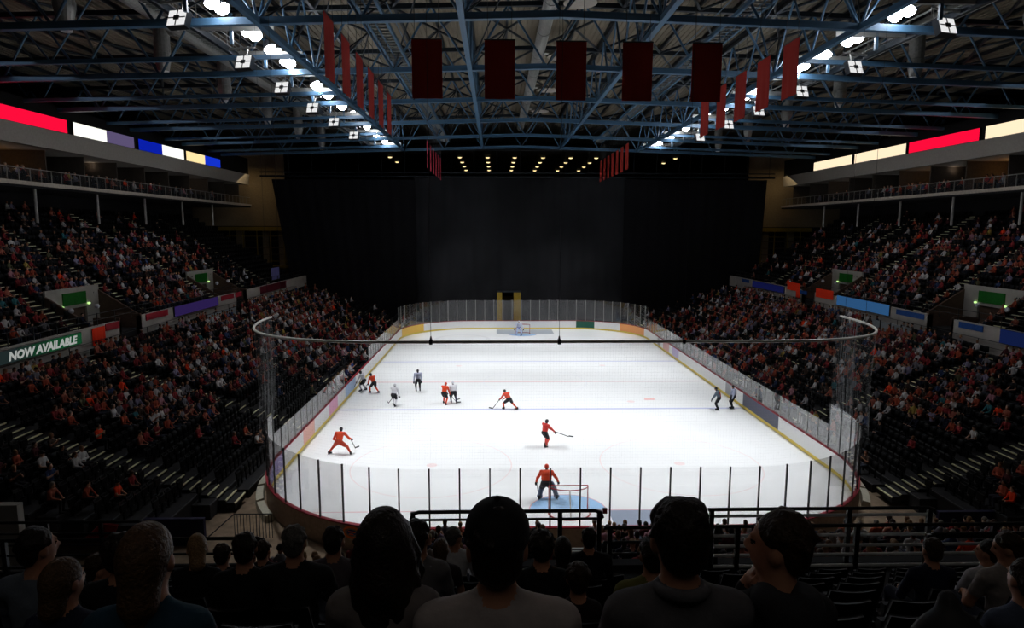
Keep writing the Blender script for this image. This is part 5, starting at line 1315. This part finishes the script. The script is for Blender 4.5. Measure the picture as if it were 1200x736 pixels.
sk('player in orange jersey with legs spread wide, seen from behind', -12.58, -18.18, -.15, OR, 'b03a22', 'c23e22', DK, hh=.78, lean=.55, fl=(-.6, .0), fr=(.62, .05), hands=((-.3, .3, .72), (.55, .3, .85)), sc=1.05, st=(1, (.5, 1.1, .02), 'player with legs spread wide'))
sk('goalkeeper in orange jersey crouching at the near goal post', -.95, -24.9, -.1, OR, BK, '4a5568', 'd23a20', hh=.85, lean=.5, fl=(-.3, .1), fr=(.45, .2), hands=((-.45, .35, .75), (.5, .35, .8)), sc=1.1, bulk=1.3, st=(0, (-.4, .9, .03), 'near goalkeeper'))
sk('distant goalkeeper in white and blue before the far goal', -.49, 25.3, PI, 'd4d8ea', '8a93c0', 'c9cfe6', 'e0e0ea', hh=.85, lean=.4, fl=(-.3, .1), fr=(.3, .1), hands=((-.45, .35, .75), (.5, .35, .8)), sc=1.15, bulk=1.3, st=(0, (-.3, .7, .03), 'far goalkeeper'))
sk('referee in striped shirt with red armbands by the penalty box blue line', 12.88, -9.26, 1.2, '5d6a78', BK, BK, '121214', hh=.95, lean=.3, fl=(-.13, .0), fr=(.13, 0), hands=((-.2, .4, .85), (.2, .4, .85)), bulk=1.0, stripes='b0282c')
sk('official in pale grey blue shirt standing by the penalty box boards', 14.11, -8.83, 1.5, 'aab0c8', BK, BK, DK, hh=.97, lean=.04, fl=(-.14, .0), fr=(.14, 0), hands=((-.28, .1, .85), (.28, .1, .85)), bulk=1.0, stripes='3a3a44')
# goalkeepers' leg pads
for (x, y, rz, c, lab) in ((-.95, -24.9, -.1, '5d6c86', 'near'), (-.49, 25.3, PI, 'c5cde8', 'far')):
    for q, (ax, ay) in ((-1, (-.3, .1)), (1, (.45 if lab == 'near' else .3, .15))):
        ow = [ob for ob in bpy.data.objects if ob.get('label', '').startswith('goalkeeper in orange' if lab == 'near' else 'distant goalkeeper')][0]
        obj('leg_pad', skin_mesh('leg_pad', [cap((ax, ay+.13, .12), (ax*.75, ay+.2, .45), .1, .11, 0, .04), cap((ax*.75, ay+.2, .45), (ax*.5, ay+.12, .72), .11, .1, 0, .04), cap((ax-.05, ay+.17, .1), (ax+.05, ay+.17, .1), .08, .08, 0, .04)], .022, [mat('leg_pad_'+c, c, .6)]), ow)
# team bench and penalty boxes outside the boards
t = thing('team_bench', 'long players bench with low back behind the open boards', 'bench', (-16.35, -1.5, 0))
obj('seat_board', MB().box(-.2, -5, .4, .2, 5, .46), t, mats=M_SEATM); obj('back_board', MB().box(-.28, -5, .5, -.22, 5, 1.0), t, mats=M_SEATM)
for y in (-4.8, -1.6, 1.6, 4.8): obj('leg', MB().box(-.2, y-.03, -.03, .2, y+.03, .4), t, mats=M_RAIL)
pal_b = [('white', WH), ('white', WH), ('navy', '2a3468'), ('white', WH), ('lilac', '9a92c0'), ('orange', OR), ('white', WH), ('navy', '2a3468'), ('white', WH), ('white', WH), ('blue', '3c5aa8')]
for i, (n_, c) in enumerate(pal_b):
    o = bpy.data.objects.new('person', variants[(0, 2, 5, 0, 4, 2)[i % 6]]); COL.objects.link(o); o.location = (-16.35, -6.2+.85*i, 0); o.rotation_euler = (0, 0, -PI/2); o.color = lin(c)
    o.scale = (1.12, 1.12, 1.15)
    tag(o, 'player in %s jersey sitting on the team bench, %s from its near end' % (n_, ordw(i+1)), 'person', 'players on the team bench')
t = thing('penalty_bench', 'short penalty bench behind the boards near the two officials', 'bench', (16.4, -7, 0))
obj('seat_board', MB().box(-.2, -3, .4, .2, 3, .46), t, mats=M_SEATM)
for y in (-2.8, 0, 2.8): obj('leg', MB().box(-.2, y-.03, -.03, .2, y+.03, .4), t, mats=M_RAIL)
for i, (y, n_, c) in enumerate(((-8.6, 'black', '1a1a1e'), (-7.7, 'grey', '8a8a92'), (-5.2, 'white', 'd5d5da'))):
    o = bpy.data.objects.new('person', variants[(0, 5, 1)[i]]); COL.objects.link(o); o.location = (16.4, y, 0); o.rotation_euler = (0, 0, PI/2); o.color = lin(c); o.scale = (1.15, 1.15, 1.2)
    tag(o, 'person in %s jacket sitting on the penalty bench behind the boards' % n_, 'person', 'people on the penalty bench')
for o in bpy.data.objects:
    if '_H' in o: del o['_H']
